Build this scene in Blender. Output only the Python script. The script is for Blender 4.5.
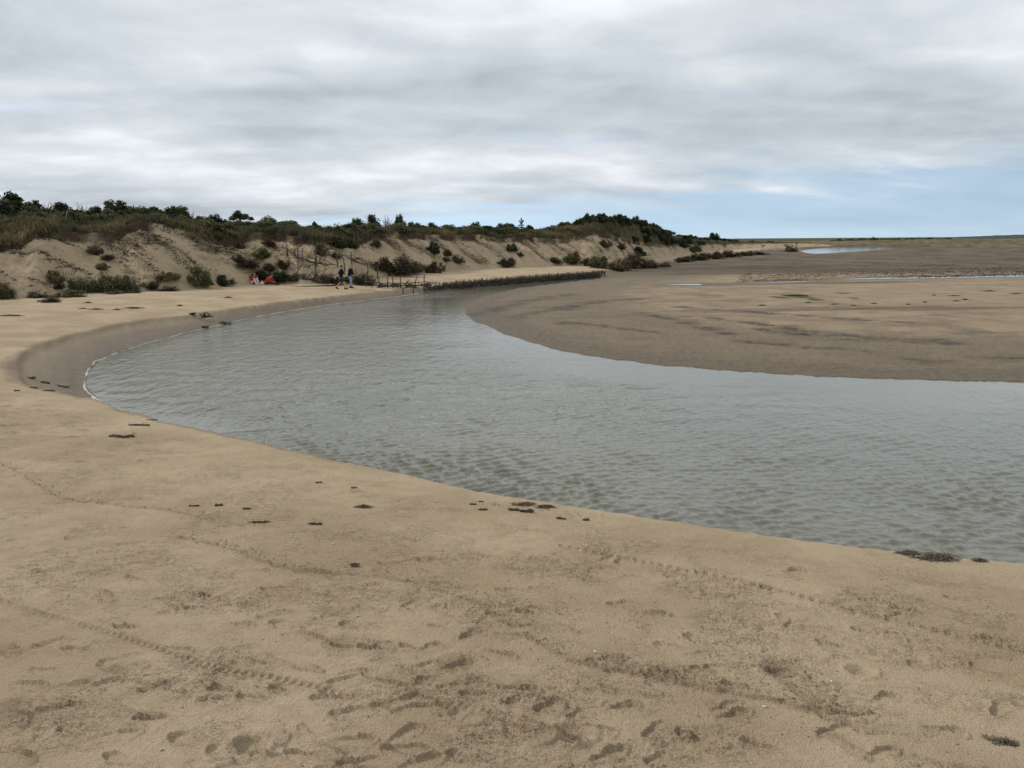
import bpy, bmesh, math, random
import numpy as np
from mathutils import Vector, Matrix, Euler

for o in list(bpy.data.objects): bpy.data.objects.remove(o)
scene = bpy.context.scene
COL = scene.collection
PI = math.pi

# ------------------------------------------------------------------ camera
F_PX, CX, CY = 770.0, 512.0, 384.0
HOR = 239.5
PITCH = math.atan((CY - HOR) / F_PX)
ROLL = math.radians(0.4)
CAM = np.array([0.0, 0.0, 4.0])
_r0 = np.array([1.0, 0, 0]); _u0 = np.array([0, math.sin(PITCH), math.cos(PITCH)])
FWD = np.array([0, math.cos(PITCH), -math.sin(PITCH)])
RIGHT = _r0 * math.cos(ROLL) - _u0 * math.sin(ROLL)
UP = _u0 * math.cos(ROLL) + _r0 * math.sin(ROLL)
cam_data = bpy.data.cameras.new('camera'); cam = bpy.data.objects.new('camera', cam_data); COL.objects.link(cam)
cam_data.sensor_fit = 'HORIZONTAL'; cam_data.sensor_width = 36.0
cam_data.lens = 36.0 * F_PX / 1024.0
cam_data.clip_start = 0.1; cam_data.clip_end = 9000
M = Matrix(((RIGHT[0], UP[0], -FWD[0], CAM[0]), (RIGHT[1], UP[1], -FWD[1], CAM[1]), (RIGHT[2], UP[2], -FWD[2], CAM[2]), (0, 0, 0, 1)))
cam.matrix_world = M
scene.camera = cam

# ------------------------------------------------------------------ world, sun, exposure
SUN_EL, SUN_AZ = math.radians(33), math.radians(-58)      # azimuth from the view direction (+Y), left and ahead
world = bpy.data.worlds.new('World'); scene.world = world; world.use_nodes = True
wt = world.node_tree; wt.nodes.clear()
def W(t, **kw):
    n = wt.nodes.new(t)
    for k, v in kw.items(): setattr(n, k, v)
    return n
def wmath(op, a, b=None, c=None, clamp=False):
    n = W('ShaderNodeMath', operation=op, use_clamp=clamp)
    for i, v in enumerate((a, b, c)):
        if v is None: continue
        if isinstance(v, (int, float)): n.inputs[i].default_value = v
        else: wt.links.new(v, n.inputs[i])
    return n.outputs[0]
def wramp(src, pts):
    n = W('ShaderNodeValToRGB'); wt.links.new(src, n.inputs[0])
    cr = n.color_ramp
    while len(cr.elements) > 1: cr.elements.remove(cr.elements[-1])
    cr.elements[0].position, cr.elements[0].color = pts[0][0], pts[0][1]
    for p, c in pts[1:]:
        e = cr.elements.new(p); e.color = c
    return n.outputs[0]
def wmix(f, a, b):
    n = W('ShaderNodeMix', data_type='RGBA')
    wt.links.new(f, n.inputs[0])
    for s, v in ((6, a), (7, b)):
        if isinstance(v, tuple): n.inputs[s].default_value = v
        else: wt.links.new(v, n.inputs[s])
    return n.outputs[2]
def wnoise(vec, scale, detail=6, rough=.55, dist=0.0):
    n = W('ShaderNodeTexNoise'); wt.links.new(vec, n.inputs['Vector'])
    n.inputs['Scale'].default_value = scale; n.inputs['Detail'].default_value = detail
    n.inputs['Roughness'].default_value = rough; n.inputs['Distortion'].default_value = dist
    return n.outputs[0]
tc = W('ShaderNodeTexCoord')
sep = W('ShaderNodeSeparateXYZ'); wt.links.new(tc.outputs['Generated'], sep.inputs[0])
dx, dy, dz = sep.outputs
zc = wmath('MAXIMUM', dz, 0.0)
den = wmath('ADD', zc, 0.16)
def proj(ox, oy, sx, sy, rot=0.0):
    c, s = math.cos(rot), math.sin(rot)
    px_ = wmath('DIVIDE', wmath('ADD', wmath('MULTIPLY', dx, c), wmath('MULTIPLY', dy, s)), den)
    py_ = wmath('DIVIDE', wmath('ADD', wmath('MULTIPLY', dx, -s), wmath('MULTIPLY', dy, c)), den)
    cb = W('ShaderNodeCombineXYZ')
    wt.links.new(wmath('MULTIPLY_ADD', px_, sx, ox), cb.inputs[0]); wt.links.new(wmath('MULTIPLY_ADD', py_, sy, oy), cb.inputs[1])
    return cb.outputs[0]
lift = W('ShaderNodeVectorMath', operation='MULTIPLY_ADD'); wt.links.new(tc.outputs['Generated'], lift.inputs[0]); lift.inputs[1].default_value = (1, 1, .9); lift.inputs[2].default_value = (0, 0, .16)
sky = W('ShaderNodeTexSky', sky_type='NISHITA', sun_disc=False, sun_elevation=SUN_EL, sun_rotation=SUN_AZ,
        air_density=1.0, dust_density=.6, ozone_density=1.5, altitude=0.0)
wt.links.new(lift.outputs[0], sky.inputs[0])
# cloud deck: broad light and dark layers plus finer streaks
P1 = proj(3.1, 7.7, .56, .80, .16); P2 = proj(11.3, 2.4, .9, 1.40, .16); P3 = proj(5.0, 1.0, 1.0, 1.0, -.1)
n_big = wnoise(P1, 1.15, 3, .45, .2); n_str = wnoise(P2, 1.5, 4, .46, .3); n_fine = wnoise(P3, 3.8, 8, .58, .45)
tone = wmath('ADD', wmath('ADD', wmath('MULTIPLY', n_big, .52), wmath('MULTIPLY', n_str, .31)), wmath('MULTIPLY', n_fine, .17))
cloud = wramp(tone, [(.36, (.345, .385, .428, 1)), (.43, (.425, .468, .510, 1)), (.50, (.505, .548, .588, 1)), (.56, (.585, .622, .655, 1)), (.65, (.75, .782, .805, 1))])
# clear air below the edge of the deck, wider to the right
cov_n = wnoise(proj(1.7, 4.2, .55, 1.1, .1), 2.2, 6, .55, .4)
azr = wmath('MULTIPLY', dx, .085)
lim = wmath('ADD', wmath('ADD', azr, .040), wmath('MULTIPLY', wmath('SUBTRACT', cov_n, .5), .10))
cover = wmath('MULTIPLY_ADD', wmath('SUBTRACT', dz, lim), 26.0, .5, clamp=True)
gap_n = wnoise(proj(8.3, 9.6, .5, 1.3, .15), 1.6, 5, .5, .3)
gap = wmath('MULTIPLY_ADD', wmath('SUBTRACT', gap_n, .60), 9.0, 0.0, clamp=True)
lowm = wmath('MULTIPLY_ADD', dz, -6.0, 1.55, clamp=True)
cover = wmath('SUBTRACT', cover, wmath('MULTIPLY', wmath('MULTIPLY', gap, lowm), .55), clamp=True)
skym = W('ShaderNodeVectorMath', operation='MULTIPLY'); wt.links.new(sky.outputs[0], skym.inputs[0]); skym.inputs[1].default_value = (.135, .130, .122)
cover = wmath('MULTIPLY_ADD', cover, .74, .26)
col = wmix(cover, skym.outputs[0], cloud)
bg = W('ShaderNodeBackground'); wt.links.new(col, bg.inputs[0]); bg.inputs[1].default_value = 1.0
wo = W('ShaderNodeOutputWorld'); wt.links.new(bg.outputs[0], wo.inputs[0])

sd = bpy.data.lights.new('sun', 'SUN'); sd.energy = 1.5 * 1.1; sd.angle = math.radians(10); sd.color = (1.0, .965, .91)
so = bpy.data.objects.new('sun', sd); COL.objects.link(so)
sdir = Vector((math.sin(SUN_AZ) * math.cos(SUN_EL), math.cos(SUN_AZ) * math.cos(SUN_EL), math.sin(SUN_EL)))
so.rotation_euler = sdir.to_track_quat('Z', 'Y').to_euler(); so.location = (-30, 20, 40)

scene.view_settings.view_transform = 'Standard'; scene.view_settings.look = 'None'
scene.view_settings.exposure = 0.36; scene.view_settings.gamma = 1.0
scene.render.engine = 'CYCLES'
scene.render.resolution_x, scene.render.resolution_y = 1024, 768

# ------------------------------------------------------------------ numeric helpers
rng = np.random.default_rng(7); random.seed(7)
_perm = np.random.default_rng(11).permutation(256).astype(np.int32)
_perm = np.concatenate([_perm, _perm])
_gx = np.cos(np.arange(256) * 2 * PI / 256 * 37.0).astype(np.float32); _gy = np.sin(np.arange(256) * 2 * PI / 256 * 37.0).astype(np.float32)
def perlin(x, y):
    xi = np.floor(x).astype(np.int64); yi = np.floor(y).astype(np.int64)
    xf = (x - xi).astype(np.float32); yf = (y - yi).astype(np.float32)
    xi &= 255; yi &= 255
    u = xf * xf * xf * (xf * (xf * 6 - 15) + 10); v = yf * yf * yf * (yf * (yf * 6 - 15) + 10)
    def g(a, b, fx, fy):
        h = _perm[_perm[a & 255] + (b & 255)]
        return _gx[h] * fx + _gy[h] * fy
    n00 = g(xi, yi, xf, yf); n10 = g(xi + 1, yi, xf - 1, yf); n01 = g(xi, yi + 1, xf, yf - 1); n11 = g(xi + 1, yi + 1, xf - 1, yf - 1)
    a = n00 + u * (n10 - n00); b = n01 + u * (n11 - n01)
    return (a + v * (b - a)) * 1.4
def fbm(x, y, octv=4, gain=.5, ridged=False):
    s = 0; a = 1.0; t = 0
    for i in range(octv):
        n = perlin(x * (2.03 ** i) + 17.3 * i, y * (2.03 ** i) - 9.1 * i)
        if ridged: n = 1 - 2 * np.abs(n)
        s = s + a * n; t += a; a *= gain
    return s / t
def sstep(a, b, x):
    t = np.clip((x - a) / (b - a), 0, 1); return t * t * (3 - 2 * t)

def ray(px, py):
    a = (np.asarray(px, float) - CX) / F_PX; b = -(np.asarray(py, float) - CY) / F_PX
    return a[..., None] * RIGHT + b[..., None] * UP + FWD
def at(px, py, z=0.0):
    d = ray(px, py); t = (np.asarray(z, float) - CAM[2]) / d[..., 2]
    return CAM + d * t[..., None]
def az_of(px, py=240.0):
    d = ray(px, np.full(np.shape(px), py)); return np.arctan2(d[..., 0], d[..., 1])
def chaikin(p, n=2):
    p = np.asarray(p, float)
    for _ in range(n):
        q = np.empty((2 * len(p), p.shape[1])); q[0] = p[0]; q[-1] = p[-1]
        q[1:-1:2] = .75 * p[:-1] + .25 * p[1:]; q[2:-1:2] = .25 * p[:-1] + .75 * p[1:]
        p = q
    return p
def dist_poly(x, y, P, val=None):
    x = x.astype(np.float32); y = y.astype(np.float32)
    best = np.full(x.shape, 1e18, np.float32); bv = np.zeros(x.shape, np.float32)
    for i in range(len(P) - 1):
        ax, ay = P[i, 0], P[i, 1]; ex, ey = P[i + 1, 0] - ax, P[i + 1, 1] - ay
        L = ex * ex + ey * ey
        if L < 1e-12: continue
        t = np.clip(((x - np.float32(ax)) * np.float32(ex / L) + (y - np.float32(ay)) * np.float32(ey / L)), 0, 1)
        d = (x - np.float32(ax) - t * np.float32(ex)) ** 2 + (y - np.float32(ay) - t * np.float32(ey)) ** 2
        m = d < best
        if val is not None:
            bv = np.where(m, np.float32(val[i]) + t * np.float32(val[i + 1] - val[i]), bv)
        best = np.where(m, d, best)
    return np.sqrt(best), bv
def inside(x, y, P):
    c = np.zeros(x.shape, bool); n = len(P)
    for i in range(n):
        x1, y1 = P[i, 0], P[i, 1]; x2, y2 = P[(i + 1) % n, 0], P[(i + 1) % n, 1]
        if y1 == y2: continue
        cond = (y1 > y) != (y2 > y)
        c ^= cond & (x < (x2 - x1) * (y - y1) / (y2 - y1) + x1)
    return c

# ------------------------------------------------------------------ shorelines (ground plan, metres)
near_px = [(1024, 563), (960, 558), (900, 552), (800, 540), (700, 525.5), (600, 510.5), (512, 497), (460, 488), (400, 473), (330, 459), (250, 440), (190, 427)]
Lp = []
for p in near_px: Lp.append((*at(*p, .30)[:2], .30))
for p in [(156, 420.5, .30), (119, 408.5, .30), (88, 398, .31), (60, 391.5, .33), (29, 387, .36), (14, 379, .38), (9, 368, .40), (14, 358, .4), (31, 348, .4), (53, 339, .4), (98, 328.5, .4), (143, 320, .4),
          (205, 312.5, .4), (262, 304.5, .4), (328, 297, .36), (369, 293, .28), (400, 289, .32), (430, 285.5, .36), (470, 281.8, .38), (520, 277.5, .4), (560, 274.6, .4), (600, 271.5, .4), (650, 264, .42), (700, 257.5, .45), (760, 249.5, .5), (800, 247, .5)]:
    Lp.append((*at(p[0], p[1], p[2])[:2], p[2]))
Lp = [(70, -6, .3), (24, 3.2, .3), (13, 6.6, .3)] + Lp
Lp = chaikin(Lp, 2); Lxy = Lp[:, :2]; Lz = Lp[:, 2]
Kp = []
for p in near_px: Kp.append(tuple(at(*p, 0)[:2] * .962))
Kp += [tuple(at(156, 421.5, 0)[:2] * .975), tuple(at(119, 410.5, 0)[:2] * .985)]
for p in [(97, 401), (85, 389), (83, 381), (88, 368), (107, 356), (143, 343.6), (205, 328), (242, 319.5), (287, 311), (336, 303.5), (394, 297), (424, 292), (470, 288), (520, 283), (560, 280), (600, 277)]:
    Kp.append(tuple(at(*p, 0)[:2]))
n_tip = len(Kp)
K_far = [(650, 268), (700, 260.5), (760, 252), (800, 249)]
Kw = [(70, -4.2), (24, 4.3), (13, 7.5)] + Kp
Kwater = chaikin(Kw, 2)
Kall = chaikin(Kw + [tuple(at(*p, .2)[:2]) for p in K_far], 2)
Sp = [tuple(at(*p, 0)[:2]) for p in [(600, 278.5), (560, 283), (520, 288), (505, 291), (485, 296), (468, 303), (462, 308.5), (470, 318), (490, 329), (530, 343.5), (570, 353), (620, 360.5), (680, 367), (750, 372), (830, 377), (900, 379.5), (1024, 382)]]
Sp += [(22, 18.2), (40, 15), (90, 8)]
Sxy = chaikin(Sp, 2)
POLY_F = np.vstack([Lxy, [[600, 1500], [4000, 1500], [4000, -6]]])
POLY_K = np.vstack([Kall, [[600, 1500], [4000, 1500], [4000, -4.2]]])
POLY_W = np.vstack([Kwater, Sxy, [[90, -4.2]]])

def ground(x, y, full=False):
    """height of the sand, mud and river bed before the fine relief"""
    shp = x.shape; x0_ = x.ravel(); y0_ = y.ravel(); rw = np.clip(np.hypot(x0_, y0_) / 26, .12, 1.6); wm = np.where(np.hypot(x0_, y0_) > 16, .30, .16)
    x = x0_ + wm * rw * fbm(x0_ * 1.1 / rw, y0_ * 1.1 / rw, 3); y = y0_ + wm * rw * fbm(x0_ * 1.1 / rw + 31, y0_ * 1.1 / rw, 3)
    dL, zL = dist_poly(x, y, Lxy, Lz); dS, _ = dist_poly(x, y, Sxy); dK, _ = dist_poly(x, y, Kall)
    inF = inside(x, y, POLY_F); inK = inside(x, y, POLY_K); inW = inside(x, y, POLY_W)
    r = np.hypot(x, y)
    big = fbm(x * .11, y * .11, 3)
    z_beach = zL + .52 * (1 - np.exp(-dL / 6.5)) + .05 * big * sstep(1.5, 8, dL)
    tt = dK / (dK + dL + 1e-5)
    tt = np.where(r < 18, tt, tt ** 1.15)
    zK = .22 * sstep(80, 105, r)
    z_bank = zK + (zL - zK) * tt
    z_bar = .02 + .36 * (1 - np.exp(-dS / 16)) + .09 * fbm(x * .05, y * .09, 3) * sstep(3, 20, dS) + .12 * sstep(60, 200, r)
    z_wat = -np.minimum(.9, .22 * np.minimum(dK, dS * .6) + .02)
    z = np.where(inF, np.where(inK, np.where(inW, z_wat, z_bar), z_bank), z_beach)
    if not full: return z.reshape(shp)
    return [a.reshape(shp) for a in (z, dL, dS, dK, inF, inK, inW, r)]

# ------------------------------------------------------------------ dune profile by azimuth
DC = np.array([  # px, foot y, lip y, crest y (bare ground), face width, slope width
 (-260, 330, 236, 206, 7.5, 9), (-120, 312, 240, 208, 7.5, 9), (-40, 302, 243, 212, 7.5, 9), (0, 298, 242, 214, 7.5, 9), (20, 297, 241, 213, 7.2, 9), (35, 296, 229, 213, 7.5, 8), (60, 294, 230, 213, 7.5, 8), (85, 292, 233, 214, 7.5, 8), (110, 291, 233, 215, 7.5, 8), (141, 290, 224, 214, 8, 8),
 (170, 288, 228, 217, 8, 7), (190, 287, 233, 220, 8, 7), (205, 286, 238, 223, 7.5, 7), (218, 284, 243, 224, 7.5, 7), (240, 282, 241, 225, 7.5, 7), (255, 281, 236, 225, 7.5, 7), (275, 281, 236, 226, 8, 6), (300, 282, 240, 228, 8, 6), (330, 281, 243, 229, 8, 6), (350, 279, 246, 229, 7, 7),
 (370, 276, 238, 228, 8, 6), (400, 274, 235, 228.5, 8, 6), (430, 271.5, 238, 229.5, 8, 6), (450, 269.5, 239, 230, 8, 6), (475, 268, 237, 230.5, 8, 6), (500, 267, 242, 231, 8, 7), (530, 266, 240, 231, 8.5, 7), (560, 264.5, 243, 227, 9, 9), (578, 263.5, 238, 223, 9.5, 9), (592, 263, 232, 218.5, 10, 9), (610, 262, 236, 218, 10, 9),
 (630, 260, 240, 220, 10, 9), (650, 257.5, 244, 226, 10, 9), (670, 255.5, 246, 234, 11, 9), (700, 252, 244.5, 238, 14, 10), (740, 248.5, 243.8, 240.5, 18, 14), (775, 247, 243.3, 241.5, 20, 16), (800, 246, 243, 242, 20, 16), (840, 245, 244, 243.5, 20, 16)], float)
ZF = .92
d_az = az_of(DC[:, 0])
_f = at(DC[:, 0], DC[:, 1], ZF); d_rf = np.hypot(_f[:, 0], _f[:, 1])
def z_at_r(px, py, r):
    d = ray(px, py); t = r / np.hypot(d[..., 0], d[..., 1]); return CAM[2] + d[..., 2] * t
DC[:, 2] -= np.interp(DC[:, 0], [100, 140, 560, 640], [0, 3.5, 3.5, 0])
d_rl = d_rf + DC[:, 4]; d_zl = z_at_r(DC[:, 0], DC[:, 2], d_rl)
d_rc = d_rl + DC[:, 5]; d_zc = z_at_r(DC[:, 0], DC[:, 3] + np.interp(DC[:, 0], [0, 240, 560, 600], [4, 2, 1, 1]), d_rc)
def dprof(az):
    g = lambda a: np.interp(az, d_az, a)
    return g(d_rf), g(d_rl), g(d_zl), g(d_rc), g(d_zc)
def dune(az, r):
    """(height, u) ; u<0 before the foot, 0-1 face, 1-2 vegetated slope, >2 behind the crest"""
    rf, rl, zl, rc, zc = dprof(az)
    x = np.sin(az) * r; y = np.cos(az) * r
    s = az * rf
    w1 = rl - rf
    wob = 1.0 * fbm(s * .22, s * 0 + 3.3, 4, .6) + .45 * perlin(s * .75, r * .12)
    rl2 = rl + wob * 1.0
    u = np.where(r < rl2, (r - rf) / (rl2 - rf), np.where(r < rc, 1 + (r - rl2) / np.maximum(rc - rl2, .1), 2 + (r - rc) / 10.0))
    scarp = np.clip(.12 * (zl - ZF), .10, .42) * (1 + .6 * perlin(s * .33, s * 0 + 8.8))
    uf = np.clip(u, 0, 1)
    gul = fbm((s + 3.4 * uf) * .62, (s - 4 * uf) * .10, 3, ridged=True)
    face = ZF - .12 + (zl - scarp - ZF + .12) * (uf ** .92) + (.55 * gul + .26 * fbm(x * 1.1, y * 1.1, 4, .6)) * np.sin(np.clip(uf, 0, 1) * PI) ** .7 * np.clip((zl - ZF) / 3.2, 0.1, 1)
    zf = face + scarp * sstep(.90, .985, uf)
    ug = np.clip(u - 1, 0, 1)
    zg = zl + (zc - zl) * (1 - (1 - ug) ** 1.6) + .18 * fbm(x * .5, y * .5, 3) * sstep(0, .2, ug)
    zb = zc + .18 * fbm(x * .5, y * .5, 3) - .35 * np.clip(u - 2, 0, 30) * .25
    z = np.where(u < 0, ZF - .12 + u * .6 * w1 * .25, np.where(u < 1, zf, np.where(u < 2, zg, zb)))
    return z, u

def hit(px, py):
    """first ground or dune point along the sight line through a place in the plan; for placing things on the surface"""
    px = np.atleast_1d(np.asarray(px, float)); py = np.atleast_1d(np.asarray(py, float))
    rr = np.geomspace(3.2, 420, 1500)
    d = ray(px, py); h = np.hypot(d[:, 0], d[:, 1])
    out = []
    for i in range(len(px)):
        X = d[i, 0] / h[i] * rr; Y = d[i, 1] / h[i] * rr; Z = CAM[2] + d[i, 2] / h[i] * rr
        az = math.atan2(d[i, 0], d[i, 1])
        g = ground(X, Y); 
        if -.95 < az < d_az[-1]: g = np.maximum(g, dune(np.full(rr.shape, az), rr)[0])
        b = np.nonzero(Z <= g)[0]
        k = b[0] if len(b) else len(rr) - 1
        out.append((X[k], Y[k], g[k]))
    return np.array(out)
def hit1(px, py): return Vector(hit(px, py)[0])
def ppm(p): return F_PX / (FWD[0] * p[0] + FWD[1] * p[1] + FWD[2] * (p[2] - CAM[2]))      # pixels per metre at a point

# ------------------------------------------------------------------ object helpers
def link(o): COL.objects.link(o); return o
def mesh_np(name, V, Fq, mat=None, smooth=True, attrs=None, parent=None):
    me = bpy.data.meshes.new(name)
    V = np.asarray(V, np.float32); Fq = np.asarray(Fq, np.int32); k = Fq.shape[1]
    me.vertices.add(len(V)); me.vertices.foreach_set('co', V.ravel())
    me.loops.add(Fq.size); me.loops.foreach_set('vertex_index', Fq.ravel())
    me.polygons.add(len(Fq)); me.polygons.foreach_set('loop_start', np.arange(0, Fq.size, k, dtype=np.int32))
    if smooth: me.polygons.foreach_set('use_smooth', np.ones(len(Fq), bool))
    me.update(calc_edges=True)
    for an, av in (attrs or {}).items():
        av = np.asarray(av, np.float32)
        if av.ndim == 1:
            a = me.attributes.new(an, 'FLOAT', 'POINT'); a.data.foreach_set('value', av)
        else:
            a = me.attributes.new(an, 'FLOAT_COLOR', 'POINT'); a.data.foreach_set('color', np.hstack([av, np.ones((len(av), 1), np.float32)]).ravel())
    if mat: me.materials.append(mat)
    o = bpy.data.objects.new(name, me); link(o)
    if parent: o.parent = parent
    return o
def grid_faces(nr, nc):
    i = np.arange(nr - 1)[:, None] * nc + np.arange(nc - 1)[None, :]
    return np.stack([i, i + 1, i + nc + 1, i + nc], -1).reshape(-1, 4)
def tag(o, label=None, cat=None, group=None, kind=None):
    if label: o['label'] = label
    if cat: o['category'] = cat
    if group: o['group'] = group
    if kind: o['kind'] = kind
    return o
def empty(name, loc, label, cat, group=None, rz=0.0, sc=(1, 1, 1)):
    o = bpy.data.objects.new(name, None); link(o); o.empty_display_size = .2
    o.location = loc; o.rotation_euler = (0, 0, rz); o.scale = sc
    return tag(o, label, cat, group)
class MB:
    def __init__(s): s.v = []; s.f = []; s.n = 0; s.c = []
    def add(s, V, Fs, col=None):
        V = np.asarray(V, float).reshape(-1, 3)
        s.v.append(V); s.f += [tuple(i + s.n for i in f) for f in Fs]; s.n += len(V)
        s.c += [col if col is not None else (1, 1, 1)] * len(V)
    def tube(s, pts, rad, n=6, col=None, flat=1.0):
        pts = [Vector(p) for p in pts]; V = []; Fs = []
        if not hasattr(rad, '__len__'): rad = [rad] * len(pts)
        ref = Vector((.31, .17, .93)).normalized()
        for i, p in enumerate(pts):
            d = (pts[min(i + 1, len(pts) - 1)] - pts[max(i - 1, 0)]).normalized()
            a = d.cross(ref)
            if a.length < .05: a = d.cross(Vector((1, 0, 0)))
            a.normalize(); b = d.cross(a)
            for k in range(n):
                t = 2 * PI * k / n
                V.append(p + a * (math.cos(t) * rad[i]) + b * (math.sin(t) * rad[i] * flat))
        for i in range(len(pts) - 1):
            for k in range(n):
                Fs.append((i * n + k, i * n + (k + 1) % n, (i + 1) * n + (k + 1) % n, (i + 1) * n + k))
        Fs.append(tuple(range(n - 1, -1, -1))); Fs.append(tuple((len(pts) - 1) * n + k for k in range(n)))
        s.add([tuple(v) for v in V], Fs, col)
    def blob(s, c, r, n=7, m=5, jit=.15, seed=0, col=None):
        q = random.Random(seed); V = []; Fs = []
        for i in range(m + 1):
            ph = PI * i / m
            for k in range(n):
                t = 2 * PI * k / n + i * .3; j = 1 + q.uniform(-jit, jit)
                V.append((c[0] + r[0] * math.sin(ph) * math.cos(t) * j, c[1] + r[1] * math.sin(ph) * math.sin(t) * j, c[2] + r[2] * math.cos(ph) * j))
        for i in range(m):
            for k in range(n):
                Fs.append((i * n + k, (i + 1) * n + k, (i + 1) * n + (k + 1) % n, i * n + (k + 1) % n))
        s.add(V, Fs, col)
    def build(s, name, mat, parent=None, smooth=True, color=False):
        me = bpy.data.meshes.new(name)
        me.from_pydata(np.vstack(s.v).tolist(), [], s.f); me.update()
        if smooth: me.polygons.foreach_set('use_smooth', np.ones(len(me.polygons), bool))
        if color:
            a = me.attributes.new('tint', 'FLOAT_COLOR', 'POINT'); a.data.foreach_set('color', np.hstack([np.array(s.c, np.float32), np.ones((len(s.c), 1), np.float32)]).ravel())
        me.materials.append(mat)
        o = bpy.data.objects.new(name, me); link(o)
        if parent: o.parent = parent
        return o
def copy_tree(o, parent=None):
    c = o.copy(); link(c); c.parent = parent
    for ch in o.children: copy_tree(ch, c)
    return c

# ------------------------------------------------------------------ materials
class NT:
    def __init__(s, name):
        s.m = bpy.data.materials.new(name); s.m.use_nodes = True; s.t = s.m.node_tree; s.t.nodes.clear()
        s.out = s.t.nodes.new('ShaderNodeOutputMaterial'); s.b = s.t.nodes.new('ShaderNodeBsdfPrincipled')
        s.t.links.new(s.b.outputs[0], s.out.inputs[0]); s._pos = None
    def put(s, sock, v):
        if v is None: return
        if hasattr(v, 'is_output') or isinstance(v, bpy.types.NodeSocket): s.t.links.new(v, sock)
        elif isinstance(v, tuple) and len(v) == 3 and sock.type == 'RGBA': sock.default_value = (*v, 1)
        else: sock.default_value = v
    def node(s, t, **kw):
        n = s.t.nodes.new(t)
        for k, v in kw.items(): setattr(n, k, v)
        return n
    def math(s, op, a, b=None, c=None, clamp=False):
        n = s.node('ShaderNodeMath', operation=op, use_clamp=clamp)
        for i, v in enumerate((a, b, c)): s.put(n.inputs[i], v)
        return n.outputs[0]
    def pos(s):
        if s._pos is None: s._pos = s.node('ShaderNodeNewGeometry').outputs['Position']
        return s._pos
    def scaled(s, v, sc, rot=(0, 0, 0)):
        n = s.node('ShaderNodeMapping'); s.put(n.inputs[0], v); n.inputs['Scale'].default_value = sc; n.inputs['Rotation'].default_value = rot; return n.outputs[0]
    def noise(s, vec, scale, detail=4, rough=.5, dist=0.0):
        n = s.node('ShaderNodeTexNoise'); s.put(n.inputs['Vector'], vec); n.inputs['Scale'].default_value = scale
        n.inputs['Detail'].default_value = detail; n.inputs['Roughness'].default_value = rough; n.inputs['Distortion'].default_value = dist
        return n.outputs[0]
    def voro(s, vec, scale, feat='F1'):
        n = s.node('ShaderNodeTexVoronoi', feature=feat); s.put(n.inputs['Vector'], vec); n.inputs['Scale'].default_value = scale; return n.outputs[0]
    def mix(s, f, a, b, mode='MIX'):
        n = s.node('ShaderNodeMix', data_type='RGBA', blend_type=mode); s.put(n.inputs[0], f); s.put(n.inputs[6], a); s.put(n.inputs[7], b); return n.outputs[2]
    def band(s, v, lo, hi):
        n = s.node('ShaderNodeMapRange', interpolation_type='SMOOTHSTEP'); s.put(n.inputs[0], v); n.inputs[1].default_value = lo; n.inputs[2].default_value = hi; return n.outputs[0]
    def attr(s, name, out='Fac'):
        n = s.node('ShaderNodeAttribute', attribute_name=name); return n.outputs[out]
    def bump(s, h, strength, dist, nrm=None):
        n = s.node('ShaderNodeBump'); s.put(n.inputs['Height'], h); n.inputs['Strength'].default_value = strength; n.inputs['Distance'].default_value = dist
        if nrm: s.t.links.new(nrm, n.inputs['Normal'])
        return n.outputs[0]
    def set(s, **kw):
        for k, v in kw.items(): s.put(s.b.inputs[k.replace('_', ' ')], v)
        return s.m

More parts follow.
